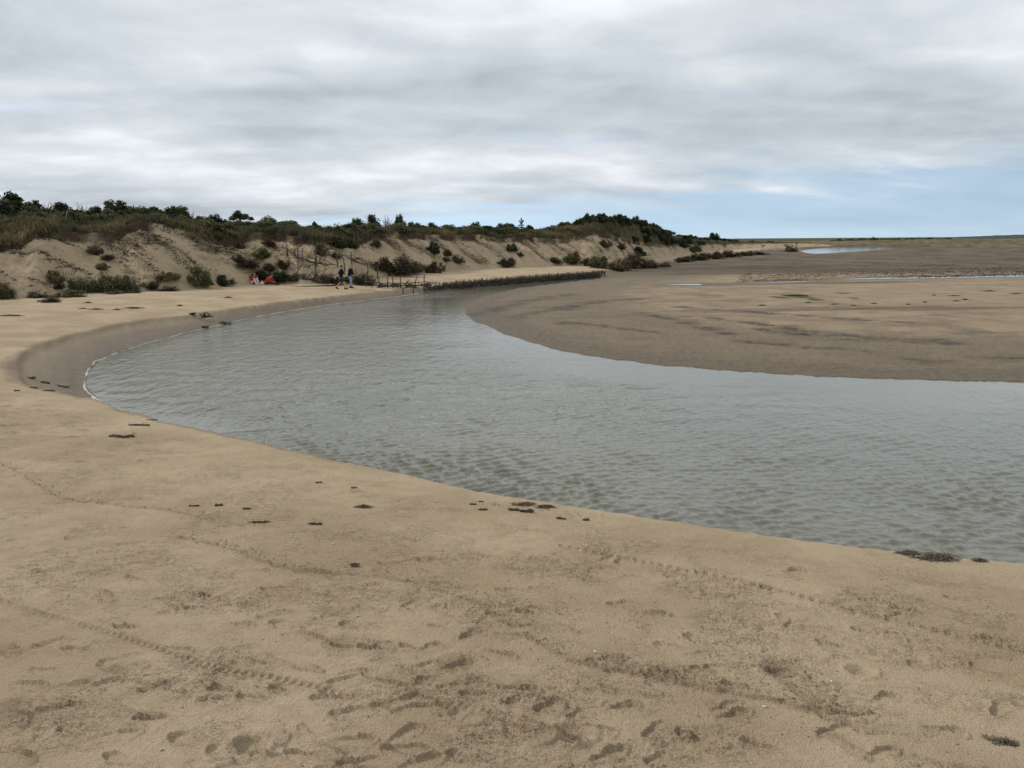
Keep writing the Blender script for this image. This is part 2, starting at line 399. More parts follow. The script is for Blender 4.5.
def mat_sand():
    n = NT('beach_sand'); p = n.pos()
    wet, mud, rough, veg = n.attr('wet'), n.attr('mud'), n.attr('rough'), n.attr('algae')
    n1 = n.noise(p, .55, 5, .55); n2 = n.noise(p, 4.5, 6, .6); n3 = n.noise(p, 160, 3, .7); n4 = n.noise(p, 34, 5, .65)
    dry = n.mix(n.band(n1, .32, .68), (.400, .298, .190), (.520, .398, .264))
    dry = n.mix(n.math('MULTIPLY', n.band(n2, .45, .72), .45), dry, (.370, .268, .160))
    dry = n.mix(n.math('MULTIPLY', n.band(n.noise(p, 1.3, 5, .6, .5), .56, .70), .40), dry, (.390, .262, .155))
    dry = n.mix(n.math('MULTIPLY', rough, .40), dry, (.215, .152, .094))  # churned damp sand; edges also darkened in colour to strengthen weak relief shading
    crust = n.attr('crust')
    pl = n.noise(n.scaled(p, (1, 1.35, 1)), 5.2, 6, .64, .3); pl2 = n.noise(n.scaled(p, (1, 1.3, 1)), 11.0, 5, .62, .4)
    stp = n.math('ADD', n.band(pl, .520, .535), n.math('ADD', n.math('MULTIPLY', n.band(pl2, .545, .565), .6), n.math('MULTIPLY', n.band(pl, .60, .615), .7)))
    ln = n.math('ADD', n.math('MULTIPLY', n.band(pl, .508, .520), n.math('SUBTRACT', 1.0, n.band(pl, .524, .536))), n.math('MULTIPLY', n.band(pl2, .530, .545), n.math('SUBTRACT', 1.0, n.band(pl2, .549, .564))))
    dry = n.mix(n.math('MULTIPLY', n.math('MULTIPLY', ln, crust), .34, clamp=True), dry, (.165, .116, .070))  # dark lines painted along plate edges to stand in for their shade
    dry = n.mix(n.math('MULTIPLY', n.band(n4, .58, .80), .45), dry, (.235, .165, .098))
    dry = n.mix(n.math('MULTIPLY', n.band(n.noise(p, 75, 3, .6), .60, .74), .55), dry, (.20, .142, .086))
    grain = n.mix(n.band(n3, .25, .75), (.74, .74, .74), (1.24, 1.24, 1.24))
    dry = n.mix(1.0, dry, grain, 'MULTIPLY')
    wetc = n.mix(n.band(n2, .3, .7), (.125, .092, .058), (.172, .128, .083))
    mudc = n.mix(n.band(n.noise(n.scaled(p, (.035, .16, 1), (0, 0, .12)), 3.0, 6, .62, .6), .42, .62), (.122, .094, .069), (.058, .045, .034))
    mudc = n.mix(n.math('MULTIPLY', n.band(n.noise(n.scaled(p, (.0045, .034, 1), (0, 0, .05)), 3.0, 5, .6, .5), .46, .58), .65), mudc, (.068, .051, .037))
    c = n.mix(mud, dry, mudc); c = n.mix(wet, c, wetc)
    c = n.mix(n.math('MULTIPLY', n.attr('black'), n.band(n2, .25, .55)), c, (.052, .042, .034))
    c = n.mix(veg, c, (.07, .085, .025))
    hb = n.math('ADD', n.math('MULTIPLY', n.noise(p, 24, 6, .65), .55), n.math('MULTIPLY', n.noise(p, 110, 4, .7), .35))
    hb = n.math('ADD', hb, n.math('MULTIPLY', n.voro(p, 60), -.25))
    st = n.math('MULTIPLY', hb, n.math('MULTIPLY_ADD', wet, -.35, 1.0))
    st = n.math('ADD', st, n.math('MULTIPLY', n.math('MULTIPLY', stp, crust), .55))
    st = n.math('ADD', st, n.math('MULTIPLY', n.math('MULTIPLY', n.noise(p, 42, 4, .6), rough), .9))
    st = n.math('ADD', st, n.math('MULTIPLY', n.math('MULTIPLY', n.noise(n.scaled(p, (1, 2.2, 1), (0, 0, .15)), 3.5, 5, .6), wet), 1.6))
    st = n.math('ADD', st, n.math('MULTIPLY', n.math('MULTIPLY', n.noise(n.scaled(p, (1, 3.6, 1), (0, 0, .12)), 1.7, 5, .6, .6), mud), 2.6))
    nr = n.bump(st, .95, .036)
    rg = n.math('MULTIPLY_ADD', wet, -.34, .95)
    return n.set(Base_Color=c, Roughness=rg, Normal=nr, Specular_IOR_Level=n.math('MULTIPLY_ADD', wet, .10, .10))
def mat_dune():
    n = NT('dune_sand'); p = n.pos(); veg, soil, deb = n.attr('veg'), n.attr('soil'), n.attr('debris')
    n1 = n.noise(p, .35, 5, .6); n2 = n.noise(p, 3.0, 6, .65); n3 = n.noise(p, 14, 4, .7)
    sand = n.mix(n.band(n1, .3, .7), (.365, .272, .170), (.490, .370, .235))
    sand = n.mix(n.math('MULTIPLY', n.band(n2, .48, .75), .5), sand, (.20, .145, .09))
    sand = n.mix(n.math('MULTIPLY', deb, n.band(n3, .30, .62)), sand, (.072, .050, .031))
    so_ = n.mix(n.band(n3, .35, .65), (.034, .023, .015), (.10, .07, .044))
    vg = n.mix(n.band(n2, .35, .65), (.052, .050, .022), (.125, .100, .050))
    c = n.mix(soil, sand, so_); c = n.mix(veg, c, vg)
    nr = n.bump(n.noise(p, 5.0, 8, .7), .8, .12)
    return n.set(Base_Color=c, Roughness=.95, Normal=nr, Specular_IOR_Level=.1)
def mat_water(name, near=True):
    n = NT(name); p = n.pos()
    calm = n.attr('calm') if near else None
    h1 = n.noise(n.scaled(p, (3.0, 6.5, 1), (0, 0, .10)), 1.0, 4, .6, .5)
    h2 = n.noise(n.scaled(p, (7.0, 14.0, 1), (0, 0, -.14)), 1.0, 3, .5, .2)
    h3 = n.noise(n.scaled(p, (1.1, 2.0, 1), (0, 0, .05)), 1.0, 3, .5, .4)
    hb = n.math('ADD', n.math('MULTIPLY', h1, .55), n.math('MULTIPLY', h2, .15))
    h4 = n.noise(n.scaled(p, (3.6, 1.1, 1), (0, 0, .05)), 1.0, 3, .55, .4)
    hb = n.math('ADD', hb, n.math('ADD', n.math('MULTIPLY', h3, 1.1), n.math('MULTIPLY', h4, 2.2)))
    if near: hb = n.math('MULTIPLY', hb, n.math('MULTIPLY_ADD', calm, -.75, 1.0))
    nr = n.bump(hb, 1.0 if near else .1, .029)
    tint = n.mix(n.band(n.noise(p, .12, 3, .5), .35, .65), (.142, .135, .098), (.172, .162, .118))
    return n.set(Base_Color=tint, Roughness=.05, IOR=1.333, Normal=nr, Specular_IOR_Level=.75)
def mat_tint(name, rough=.8, spec=.2, sub=None, nscale=0, base=None, var=.25):
    """plain material whose colour is varied over the thing and from copy to copy"""
    n = NT(name)
    if base is None: c = n.attr('tint', 'Color')
    else:
        c = base
    if nscale:
        oc = n.node('ShaderNodeTexCoord').outputs['Object']
        f = n.noise(oc, nscale, 4, .6)
        c = n.mix(1.0, c, n.mix(n.band(f, .25, .75), (1 - var,) * 3, (1 + var,) * 3), 'MULTIPLY')
        nr = n.bump(f, .5, .01)
        return n.set(Base_Color=c, Roughness=rough, Specular_IOR_Level=spec, Normal=nr)
    return n.set(Base_Color=c, Roughness=rough, Specular_IOR_Level=spec)
def mat_leaf(name):
    n = NT(name)
    c = n.attr('tint', 'Color')
    oi = n.node('ShaderNodeObjectInfo').outputs['Random']
    c = n.mix(1.0, c, n.mix(oi, (.72, .78, .72), (1.22, 1.12, 1.05)), 'MULTIPLY')
    n.set(Base_Color=c, Roughness=.75, Specular_IOR_Level=.2)
    tr = n.node('ShaderNodeBsdfTranslucent'); n.put(tr.inputs[0], c)
    mx = n.node('ShaderNodeMixShader'); mx.inputs[0].default_value = .22
    n.t.links.new(n.b.outputs[0], mx.inputs[1]); n.t.links.new(tr.outputs[0], mx.inputs[2]); n.t.links.new(mx.outputs[0], n.out.inputs[0])
    return n.m
M_SAND = mat_sand(); M_DUNE = mat_dune(); M_WATER = mat_water('river_water'); M_POOL = mat_water('pool_water', False)
M_LEAF = mat_leaf('foliage'); M_GRASS = mat_leaf('marram_blades')
M_BARK = mat_tint('bark', .9, .1, nscale=14, base=(.075, .056, .040), var=.4)
M_WOOD = mat_tint('weathered_wood', .85, .15, nscale=22, base=(.095, .074, .054), var=.45)
M_PALEWOOD = mat_tint('bleached_wood', .85, .15, nscale=22, base=(.24, .20, .15), var=.3)
M_DARKWOOD = mat_tint('waterlogged_wood', .7, .25, nscale=26, base=(.085, .066, .048), var=.5)
M_WEED = mat_tint('dried_seaweed', .7, .3, nscale=40, base=(.115, .086, .058), var=.6)
M_CLOD = mat_tint('sand_clod', .95, .1, nscale=30, base=(.27, .205, .135), var=.3)
M_SHELL = mat_tint('shell', .5, .4, nscale=30, base=(.70, .66, .58), var=.15)
M_FOAM = mat_tint('foam', .8, .2, nscale=12, base=(.46, .44, .39), var=.3)
M_STRAW = mat_tint('straw', .8, .2, nscale=20, base=(.34, .26, .14), var=.25)

# ================================================================== ground
NCOL = 930
a_in = np.radians(np.linspace(-35.6, 35.6, NCOL))
a_l = np.radians(-np.geomspace(35.9, 180, 60)[::-1]); a_r = np.radians(np.geomspace(35.9, 180, 60))
AZ = np.concatenate([a_l, a_in, a_r])
r1 = np.linspace(.25, 3.7, 12)[:-1]
yy = np.linspace(1 / 3.7, 1 / 16, 440); r2 = 1 / yy
yy = np.linspace(1 / 16, 1 / 110, 280)[1:]; r3 = 1 / yy
r4 = np.geomspace(110, 4200, 70)[1:]
RR = np.concatenate([r1, r2, r3, r4])
A2, R2 = np.meshgrid(AZ, RR)
GX = np.sin(A2) * R2; GY = np.cos(A2) * R2
GZ, dL, dS, dK, inF, inK, inW, GR = ground(GX, GY, True)
beach = ~inF; bar = inK & ~inW; bank = inF & ~inK
rough = np.zeros_like(GZ); wet = np.zeros_like(GZ); crustA = np.zeros_like(GZ); black = np.zeros_like(GZ)
# ---- foreground relief
nearm = (GR < 40) & beach
i1 = int(np.searchsorted(RR, 40))
sx, sy, sr = GX[:i1], GY[:i1], GR[:i1]
bmask = sstep(.0, 1.5, dL[:i1]) * beach[:i1]
hN = np.zeros_like(sx); rN = np.zeros_like(sx)
und = fbm(sx * .55, sy * .55, 4)
hN += .030 * und
patch = sstep(.02, .42, fbm(sx * .62 + 5.1, sy * .8 + 2.2, 4))
nearw = 1 - sstep(9, 16, sr)
crust = fbm(sx * 7.5, sy * 7.5, 4, .6, ridged=True)
crust2 = fbm(sx * 17, sy * 17, 3, .6, ridged=True)
patch2 = sstep(.12, .40, fbm(sx * 1.7 - 3.3, sy * 2.1 + 8.2, 4, .6))
near2 = .35 + .65 * (1 - sstep(6, 10.5, sr))
hN += (.018 * crust + .010 * crust2) * (patch * .35 + patch2 * .45) * near2
pn = fbm(sx * 3.4 + 2.0, sy * 4.6, 4, .62); pn2 = fbm(sx * 7.0 - 5.0, sy * 9.0, 4, .62)
pm = sstep(-.12, .25, fbm(sx * .9 + 1.7, sy * 1.2 - 4.0, 3)) * (.45 + .55 * (1 - sstep(7, 12, sr)))
hN += .012 * pm * (sstep(.16, .19, pn) + .6 * sstep(.20, .225, pn2) - .6 * sstep(.18, .21, -pn2))
rN += .15 * pm * (np.exp(-((pn - .165) / .016) ** 2) + np.exp(-((pn2 - .205) / .02) ** 2))  # plate edges coloured darker, adding to their faint shading
hN += .0035 * fbm(sx * 9, sy * 9, 3) + .0016 * fbm(sx * 34, sy * 34, 2)
rN += sstep(.25, .6, crust) * (patch * .08 + patch2 * .12) * near2
# lines where an old tide left a crumbly little step
def line_world(pts): return chaikin(hit([p[0] for p in pts], [p[1] for p in pts])[:, :2], 2)
def wrack(pts, step=.012, amp=.012, width=.22):
    global hN, rN
    P = line_world(pts)
    lo = P.min(0) - 1.2; hi = P.max(0) + 1.2
    m = (sx > lo[0]) & (sx < hi[0]) & (sy > lo[1]) & (sy < hi[1])
    X, Y = sx[m], sy[m]
    wx = X + .06 * fbm(X * 6, Y * 6, 3); wy = Y + .06 * fbm(X * 6 + 9, Y * 6, 3)
    d, _ = dist_poly(wx, wy, P)
    yl = np.interp(wx, P[np.argsort(P[:, 0]), 0], P[np.argsort(P[:, 0]), 1])
    side = np.sign(wy - yl)
    sd_ = d * side
    f = np.exp(-(d / width) ** 2)
    lump = fbm(X * 15, Y * 15, 3, .6, ridged=True)
    hN[m] += step * sstep(-.015, .02, sd_) * np.exp(-(np.maximum(sd_, 0) / (width * 2))) + amp * lump * f * (side > -.5)
    rN[m] += .26 * f * sstep(-.05, .02, sd_) * sstep(.1, .6, lump) + .6 * np.exp(-(d / .022) ** 2)
wrack([(0, 464), (30, 480), (60, 500), (115, 506), (175, 513), (215, 523)], .010, .008, .20)
wrack([(180, 538), (232, 549), (262, 563), (290, 572), (318, 574)], .016, .012, .22)
wrack([(318, 574), (400, 580), (470, 600), (512, 628)], .005, .010, .3)
wrack([(525, 636), (560, 655), (590, 668), (620, 672), (660, 681), (700, 690), (760, 700), (830, 716)], .018, .014, .24)
wrack([(760, 668), (790, 690), (820, 716), (860, 735)], .006, .014, .30)
wrack([(50, 460), (120, 456), (190, 452)], .005, .006, .12)
# footprints and scuffs
FEET = [(39, 575), (106, 597), (192, 596), (180, 610), (235, 603), (134, 581), (126, 628), (238, 625), (286, 623), (354, 625), (311, 637), (344, 647), (372, 650), (478, 636), (455, 667), (498, 655), (10, 650), (51, 643), (76, 652), (121, 658), (111, 668), (28, 686), (56, 709), (101, 686), (157, 688), (222, 693), (222, 673), (170, 693), (76, 729), (187, 741), (253, 747), (308, 668), (329, 703), (349, 716), (394, 688), (404, 736), (465, 757), (480, 698),
 (621, 605), (595, 530), (717, 596), (757, 588), (790, 618), (792, 572), (835, 647), (866, 632), (780, 673), (924, 667), (990, 669), (982, 638), (734, 716), (595, 686), (664, 678), (550, 706), (537, 729), (567, 736), (608, 757), (835, 731), (1000, 711), (1007, 744), (676, 531), (709, 534), (884, 700), (944, 733), (690, 740), (660, 760), (760, 750), (880, 757), (15, 715), (20, 755), (120, 760), (300, 760), (360, 765), (150, 720), (430, 710), (290, 690), (520, 690), (270, 660), (410, 650), (130, 545), (20, 540), (75, 540), (655, 615), (700, 640), (905, 610), (960, 600)]
HOLES = [(861, 671, .11, .035), (344, 645, .16, .018), (460, 666, .17, .02), (250, 748, .14, .03), (575, 735, .13, .03), (10, 712, .16, .03), (780, 672, .15, .02), (128, 438, .2, .015)]
fr = random.Random(5)
hp = hit([p[0] for p in FEET], [p[1] for p in FEET])
def window(x, y, R):
    r = math.hypot(x, y); a = math.atan2(x, y); da = R / r
    j0, j1 = np.searchsorted(AZ, [a - da, a + da]); k0, k1 = np.searchsorted(RR, [r - R, r + R])
    return slice(k0, min(k1, i1)), slice(j0, j1)
def foot(x, y, yaw, depth, L=.145, Wd=.052, scuff=0.0, seed=0):
    sl = window(x, y, .42)
    X = sx[sl] - x; Y = sy[sl] - y
    if X.size == 0: return
    c, s = math.cos(yaw), math.sin(yaw)
    wv = .018 * fbm(sx[sl] * 14 + seed, sy[sl] * 14, 2)
    u = c * X + s * Y + wv; v = -s * X + c * Y + wv
    wloc = Wd * (1 + .22 * np.sin(u / L * 2.2 + .4) - .22 * np.exp(-((u + .02) / .035) ** 2))
    q = ((np.abs(u) / L) ** 2.6 + (np.abs(v) / wloc) ** 2.4) ** (1 / 2.5)
    ins = 1 - sstep(.90, 1.03, q)
    rim = np.exp(-((q - 1.16) / .12) ** 2)
    tread = fbm(sx[sl] * 30 + seed, sy[sl] * 30, 2, .6, ridged=True)
    toe = np.clip(.60 + .42 * u / L * (1 if int(seed * 7) % 2 else -1) + .35 * v / wloc, .05, 1.2)
    crumb = fbm(sx[sl] * 23 - seed, sy[sl] * 23, 3, .6, ridged=True)
    plate = sstep(.10, .16, fbm(sx[sl] * 11 + seed, sy[sl] * 11, 2)) 
    hN[sl] += -depth * ins * toe + ins * (.005 * tread) + rim * (depth * .35 + .012 * np.maximum(crumb, 0)) * (toe + .3) + .008 * plate * np.exp(-((q - 1.5) / .5) ** 2) * scuff
    rN[sl] += .16 * ins * sstep(.1, .7, tread) * toe + .30 * rim * sstep(.0, .6, crumb) + .55 * np.exp(-((q - 1.0) / .07) ** 2) * toe  # damp crumbs, and a dark outline painted as the print's shaded edge
for i, (x, y, z) in enumerate(hp):
    base = fr.choice([-.45, -.3, 2.75, .15, -.6, .5, 2.9]) + fr.uniform(-.35, .35)
    foot(x, y, base, fr.uniform(.014, .027), fr.uniform(.12, .155), fr.uniform(.043, .06), fr.uniform(0, .8), i * 3.1)
for i in range(150):      # many shallow overlapping prints, densest close by and to the left
    r = 1 / fr.uniform(1 / 8.5, 1 / 4.0); a = fr.triangular(-.62, .62, -.25)
    foot(math.sin(a) * r, math.cos(a) * r, fr.choice([-.4, .2, 2.8, -.8, .7]) + fr.uniform(-.4, .4), fr.uniform(.007, .017), fr.uniform(.11, .155), fr.uniform(.042, .058), fr.uniform(.2, .9), i * 1.7 + .3)
# fainter, older prints along walking lines
for t in range(11):
    x0, y0 = fr.uniform(-6, 6), fr.uniform(4.2, 11); yaw = fr.choice([-.35, 2.8, .1, 3.0, -.7, .6]) + fr.uniform(-.2, .2)
    for k in range(10):
        sidev = .09 * (-1) ** k
        x = x0 + math.cos(yaw) * .68 * k - math.sin(yaw) * sidev + fr.uniform(-.05, .05); y = y0 + math.sin(yaw) * .68 * k + math.cos(yaw) * sidev
        foot(x, y, yaw + fr.uniform(-.15, .15), fr.uniform(.005, .014), .14, .05, .2, k * 7.7 + t)
for t in range(34):        # walkers' prints farther along the beach on the left
    x0, y0 = fr.uniform(-20, -4), fr.uniform(11, 30)
    for k in range(7):
        x = x0 - .35 * k + fr.uniform(-.1, .1); y = y0 + .62 * k
        foot(x, y, fr.uniform(-.4, .4), fr.uniform(.02, .035), .20, .10, .2, k + t)
for (px, py, R, dp) in HOLES:
    x, y, z = hit(px, py)[0]; sl = window(x, y, R * 2.4)
    X = sx[sl] - x; Y = sy[sl] - y
    q = np.hypot(X, Y) / R * (1 + .25 * fbm(sx[sl] * 9, sy[sl] * 9, 2))
    lump = fbm(sx[sl] * 21, sy[sl] * 21, 3, .6, ridged=True)
    hN[sl] += -dp * (1 - sstep(.3, 1.0, q)) + (.35 * dp + .012 * lump) * np.exp(-((q - 1.15) / .25) ** 2) + .012 * lump * (1 - sstep(.7, 1.0, q)) * (dp < .03)
    rN[sl] += .5 * (1 - sstep(.6, 1.3, q)) * sstep(-.2, .5, lump) * (dp < .03) + .25 * (1 - sstep(.4, 1, q))
def tyre(pts, half=.030, depth=.012, pitch=.055, fade=0.25):
    global hN, rN
    P = line_world(pts); s = np.concatenate([[0], np.cumsum(np.hypot(*np.diff(P, axis=0).T))])
    lo = P.min(0) - .3; hi = P.max(0) + .3
    m = (sx > lo[0]) & (sx < hi[0]) & (sy > lo[1]) & (sy < hi[1])
    X, Y = sx[m], sy[m]
    d, sv = dist_poly(X, Y, P, s)
    gate = sstep(-.12, .1, fbm(sv * .45 + pts[0][0], sv * 0 + 2.5, 3) + fade)
    f = (1 - sstep(half * .8, half * 1.2, d)) * gate
    lug = sstep(-.2, .2, np.sin(sv * 2 * PI / pitch + d * 40))
    rim = np.exp(-((d - half * 1.5) / (half * .4)) ** 2) * gate
    hN[m] += -depth * f * (.35 + .75 * lug) + depth * .55 * rim * (.5 + .8 * lug)
    rN[m] += .35 * f * lug
tyre([(0, 601), (36, 612), (72, 623), (112, 634), (152, 646), (217, 668), (262, 676), (303, 684), (345, 699)], .034, .018, .075, .3)
tyre([(562, 547), (600, 554), (638, 562), (690, 572), (740, 582), (780, 592), (815, 602), (880, 618), (942, 632), (985, 642), (1040, 656)], .032, .024, .10, .45)
tyre([(430, 700), (520, 720), (600, 728), (680, 731), (730, 728)], .03, .008, .06, .05)
tyre([(470, 520), (500, 528), (560, 545)], .02, .008, .09, .2)
GZ[:i1] += hN * bmask * (1 - .55 * sstep(16, 38, sr))
rough[:i1] = np.clip(rN, 0, 1) * bmask
crustA[:i1] = np.clip(.12 + .75 * pm + .3 * patch2, 0, 1) * bmask * (1 - .75 * sstep(14, 30, sr))
# ---- wetness: bank slope, sandbar margin and its runnels
wob = fbm(GX * .35, GY * .35, 4)
wet_bank = np.where(bank, 1 - .34 * sstep(.35, .80, dK / (dK + dL + 1e-4) + .10 * wob), 0)
GZ -= np.where(bank & (GR > 13), .085 * sstep(0, 1, dL / (.05 + .010 * GR)) * sstep(.15, .6, dK / (dK + dL + 1e-4)), 0)
rough += np.where((GR > 13) & (dL < .05 + .005 * GR) & (dK > .3), .8, 0) * sstep(-.35, .1, wob)  # dark line painted as the shadow of the little cut lip
edge = np.where(beach & (GR > 14), (1 - sstep(.02, .16, dL + .05 * wob)) * .35, 0)
wet_bank = np.where(bank & (GR < 12.2), wet_bank * .5, wet_bank)
streak = fbm(GX * .045 + GY * .11 + .6 * wob, GY * .32 - GX * .05, 5, .6)
dSn = dS + 2.2 * wob * np.clip(dS / 6, 0, 1)
wobf = fbm(GX * .55, GY * 1.3, 5, .62)
dSw = dS + 3.0 * wob * np.clip(dS / 5, 0, 1) + 2.4 * wobf * np.clip(dS / 3, 0, 1)
wet_bar = 1 - .26 * sstep(1.2, 2.6, dSw) - .58 * sstep(7.5, 12.0, dSw)
wet_bar = np.maximum(wet_bar, (.95 * sstep(.16, .40, streak)) * (1 - sstep(10, 30, dS)))
wet = np.where(inW, 1, np.where(bar, np.where(GR < 140, wet_bar, .15), np.maximum(wet_bank, edge)))
streak2 = fbm(GX * .02 + GY * .03, GY * .22 - GX * .02, 5, .58)
mud = np.where(bar, sstep(72, 82, GY - .06 * GX + 4 * streak2) * (.78 + .22 * sstep(-.2, .3, streak2)) , 0)
mud = np.maximum(mud, np.where(bar, .75 * sstep(.12, .42, streak2) * sstep(6, 14, dS), 0))
mud = np.maximum(mud, np.where(bar, .45 * (1 - sstep(20, 30, dS)) * sstep(-.25, .25, wob), 0))
mud = np.where(bar, np.maximum(mud, .22), mud)
mud = np.where(bank & (GR > 75), .6, mud)
for pts_, wd_ in [([(690, 314), (730, 317), (770, 323), (800, 328), (850, 332), (900, 336), (950, 338)], .30), ([(640, 311), (672, 316), (700, 322), (730, 330)], .28), ([(760, 327), (820, 332), (870, 336)], .35), ([(920, 354), (970, 352.5), (1024, 351), (1080, 351)], .22), ([(560, 306), (590, 300), (640, 297)], .5), ([(520, 312), (545, 307), (575, 303)], .4), ([(740, 336), (800, 342), (860, 345)], .2), ([(480, 310), (500, 303), (530, 297), (570, 292)], .5), ([(560, 318), (610, 322), (660, 329)], .2), ([(680, 305), (730, 309), (800, 314), (900, 320)], .3)]:
    P_ = chaikin(np.array([at(a_, b_, .3)[:2] for a_, b_ in pts_]), 2); lo = P_.min(0) - 4; hi = P_.max(0) + 4
    m_ = (GX > lo[0]) & (GX < hi[0]) & (GY > lo[1]) & (GY < hi[1]) & bar
    X_, Y_ = GX[m_], GY[m_]; d_, _ = dist_poly(X_ + .5 * fbm(X_ * .8, Y_ * .8, 3), Y_ + .9 * fbm(X_ * .7 + 4, Y_ * .7, 4), P_)
    f_ = np.exp(-(d_ / (wd_ * 1.7)) ** 2) * sstep(-.35, .15, fbm(X_ * .5 + 3, Y_ * 1.2, 4, .6)); black[m_] = np.maximum(black[m_], f_ * .95)
    GZ[m_] -= .03 * f_
mud = np.where(GR > 300, 1, mud)
rip = np.sin((GX * .55 + GY * 2.6 + 2.2 * wob) * 2.6)
GZ += np.where(bar & (GR < 90), (.010 * rip + .035 * streak * np.clip(dS / 4, 0, 1) + .012 * fbm(GX * 2.5, GY * 2.5, 3)) * sstep(.5, 4, dS), 0)
GZ += np.where(bar & (GR < 55), .055 * fbm(GX * 3, GY * 3, 4, .65) * sstep(.1, .8, dS) * (1 - .7 * sstep(8, 16, dS)), 0)
GZ += np.where(bar & (GR >= 75), .10 * fbm(GX * .05, GY * .25, 3), 0)
algae = np.zeros_like(GZ)
algae = .5 * sstep(380, 460, GR)
GREEN = [(797, 296, 13, 2.4), (780, 297, 9, 1.5), (843, 293, 7, .9), (853, 298, 6, .8), (815, 299, 9, 1.1)]
for (px, py, wpx, hpx) in GREEN:
    c = at(px, py, .32); q = at(px + wpx, py, .32); d2 = at(px, py - hpx, .32)
    e = ((GX - c[0]) / (q[0] - c[0])) ** 2 + ((GY - c[1]) / (d2[1] - c[1])) ** 2
    algae = np.maximum(algae, .9 * (1 - sstep(.3, 1.3, e + .6 * fbm(GX * .9, GY * .9, 3))))
POOLS = [('shallow_water', [(830, 279.4), (870, 278.1), (930, 276.7), (1000, 275.2), (1060, 274.0), (1060, 276.2), (1000, 277.0), (930, 278.0), (870, 279.0)]),
 ('shallow_water', [(662, 284.6), (690, 283.9), (722, 283.7), (720, 284.9), (690, 285.2)]),
 ('shallow_water', [(742, 283.6), (790, 281.6), (822, 280.4), (800, 281.8)]),
 ('lagoon_water', [(800, 251), (812, 254.3), (840, 252.4), (872, 250.6), (890, 248.2), (882, 247.0), (850, 247.4), (815, 248.6)])]
POOLM = []
for nm_, px_pts in POOLS:
    z0 = .5
    for _ in range(3):
        P = np.array([at(p[0], p[1], z0)[:2] for p in px_pts]); z0 = float(np.mean(ground(P[:, 0], P[:, 1])))
    P = chaikin(np.vstack([P, P[:1]]), 2)[:-1]
    far = float(np.hypot(*P.mean(0)))
    wid = 4.0 if far < 100 else 6.0
    lo = P.min(0) - 8; hi = P.max(0) + 8
    m = (GX > lo[0]) & (GX < hi[0]) & (GY > lo[1]) & (GY < hi[1])
    X, Y = GX[m], GY[m]; d, _ = dist_poly(X, Y, np.vstack([P, P[:1]])); ins = inside(X, Y, P)
    sdv = np.where(ins, -d, d)
    f = 1 - sstep(0, wid, sdv)
    GZ[m] = GZ[m] * (1 - f) + (z0 + .012 * np.clip(sdv / wid, -2, 1)) * f
    wet[m] = np.maximum(wet[m], .9 * f)
    POOLM.append((nm_, P, z0))
nr_, nc_ = GX.shape
gr = mesh_np('sand_beach', np.stack([GX, GY, GZ], -1).reshape(-1, 3), grid_faces(nr_, nc_)[:, ::-1], M_SAND, True,
             {'wet': np.clip(wet, 0, 1).ravel(), 'mud': np.clip(mud, 0, 1).ravel(), 'rough': rough.ravel(), 'algae': algae.ravel(), 'crust': crustA.ravel(), 'black': black.ravel()})
tag(gr, kind='structure')
def surf(x, y):
    a = math.atan2(x, y); r = math.hypot(x, y)
    j = min(max(np.searchsorted(AZ, a), 1), len(AZ) - 1); k = min(max(np.searchsorted(RR, r), 1), len(RR) - 1)
    return float(max(GZ[k, j], GZ[k - 1, j - 1]))

# ================================================================== water
wa = np.radians(np.linspace(-36.5, 36.5, 760)); wa = np.concatenate([[-.80], wa, np.linspace(.66, 1.62, 30)])
wy_ = np.linspace(1 / 8.2, 1 / 88, 470); wr = 1 / wy_
WA, WR = np.meshgrid(wa, wr); WX, WY = np.sin(WA) * WR, np.cos(WA) * WR
ws_d, _ = dist_poly(WX.ravel(), WY.ravel(), Sxy); ws_d = ws_d.reshape(WX.shape)
wk_d, _ = dist_poly(WX.ravel(), WY.ravel(), Kwater); wk_d = wk_d.reshape(WX.shape)
gust = fbm(WX * .10, WY * .22, 4)
calm = np.clip(1.0 - sstep(1.2, 6.5, ws_d + 3.0 * gust), 0, 1)
calm = np.maximum(calm, np.where(WR > 17, 1 - sstep(.2, 2.2, wk_d + .5 * gust), 0) * .9)
amp = (.35 + 1.0 * sstep(-.35, .4, gust + .5 * fbm(WX * .5, WY * .9, 3))) * (1 - .88 * calm)
WZ = np.zeros_like(WX); wrg = np.random.default_rng(3)
wxw = WX + .15 * fbm(WX * .7, WY * .7, 2); wyw = WY + .15 * fbm(WX * .7 + 7, WY * .7, 2)
for k in range(46):
    lam = .10 * (2.9 ** wrg.random()); th = PI / 2 + .12 + wrg.normal() * .62; kk = 2 * PI / lam
    sp_ = WR ** 2 * .111 / 470
    att = np.clip(1 - sp_ * 1.9 / lam, 0, 1)
    ph = kk * (wxw * math.cos(th) + wyw * math.sin(th)) + wrg.random() * 6.28
    WZ += att * .0024 * (1 + .45 * (1 - sstep(12, 20, WR))) * (lam / .17) ** .7 * np.sin(ph)
for k in range(26):
    lam = .42 * (3.2 ** wrg.random()); th = PI / 2 + .10 + wrg.normal() * .55; kk = 2 * PI / lam
    att = np.clip(1 - WR ** 2 / (F_PX * 4.0) * 2.0 / (lam * .6), 0, 1) * (.25 + .75 * sstep(12, 26, WR))
    WZ += att * .0034 * (lam / .7) * np.sin(kk * (wxw * math.cos(th) + wyw * math.sin(th)) + wrg.random() * 6.28)
WZ = WZ * amp; WZ = WZ + 5.0 * np.clip(WZ, 0, .03) ** 2
wobj = mesh_np('river_water', np.stack([WX, WY, WZ], -1).reshape(-1, 3), grid_faces(*WX.shape)[:, ::-1], M_WATER, True, {'calm': calm.ravel()})
tag(wobj, kind='structure')

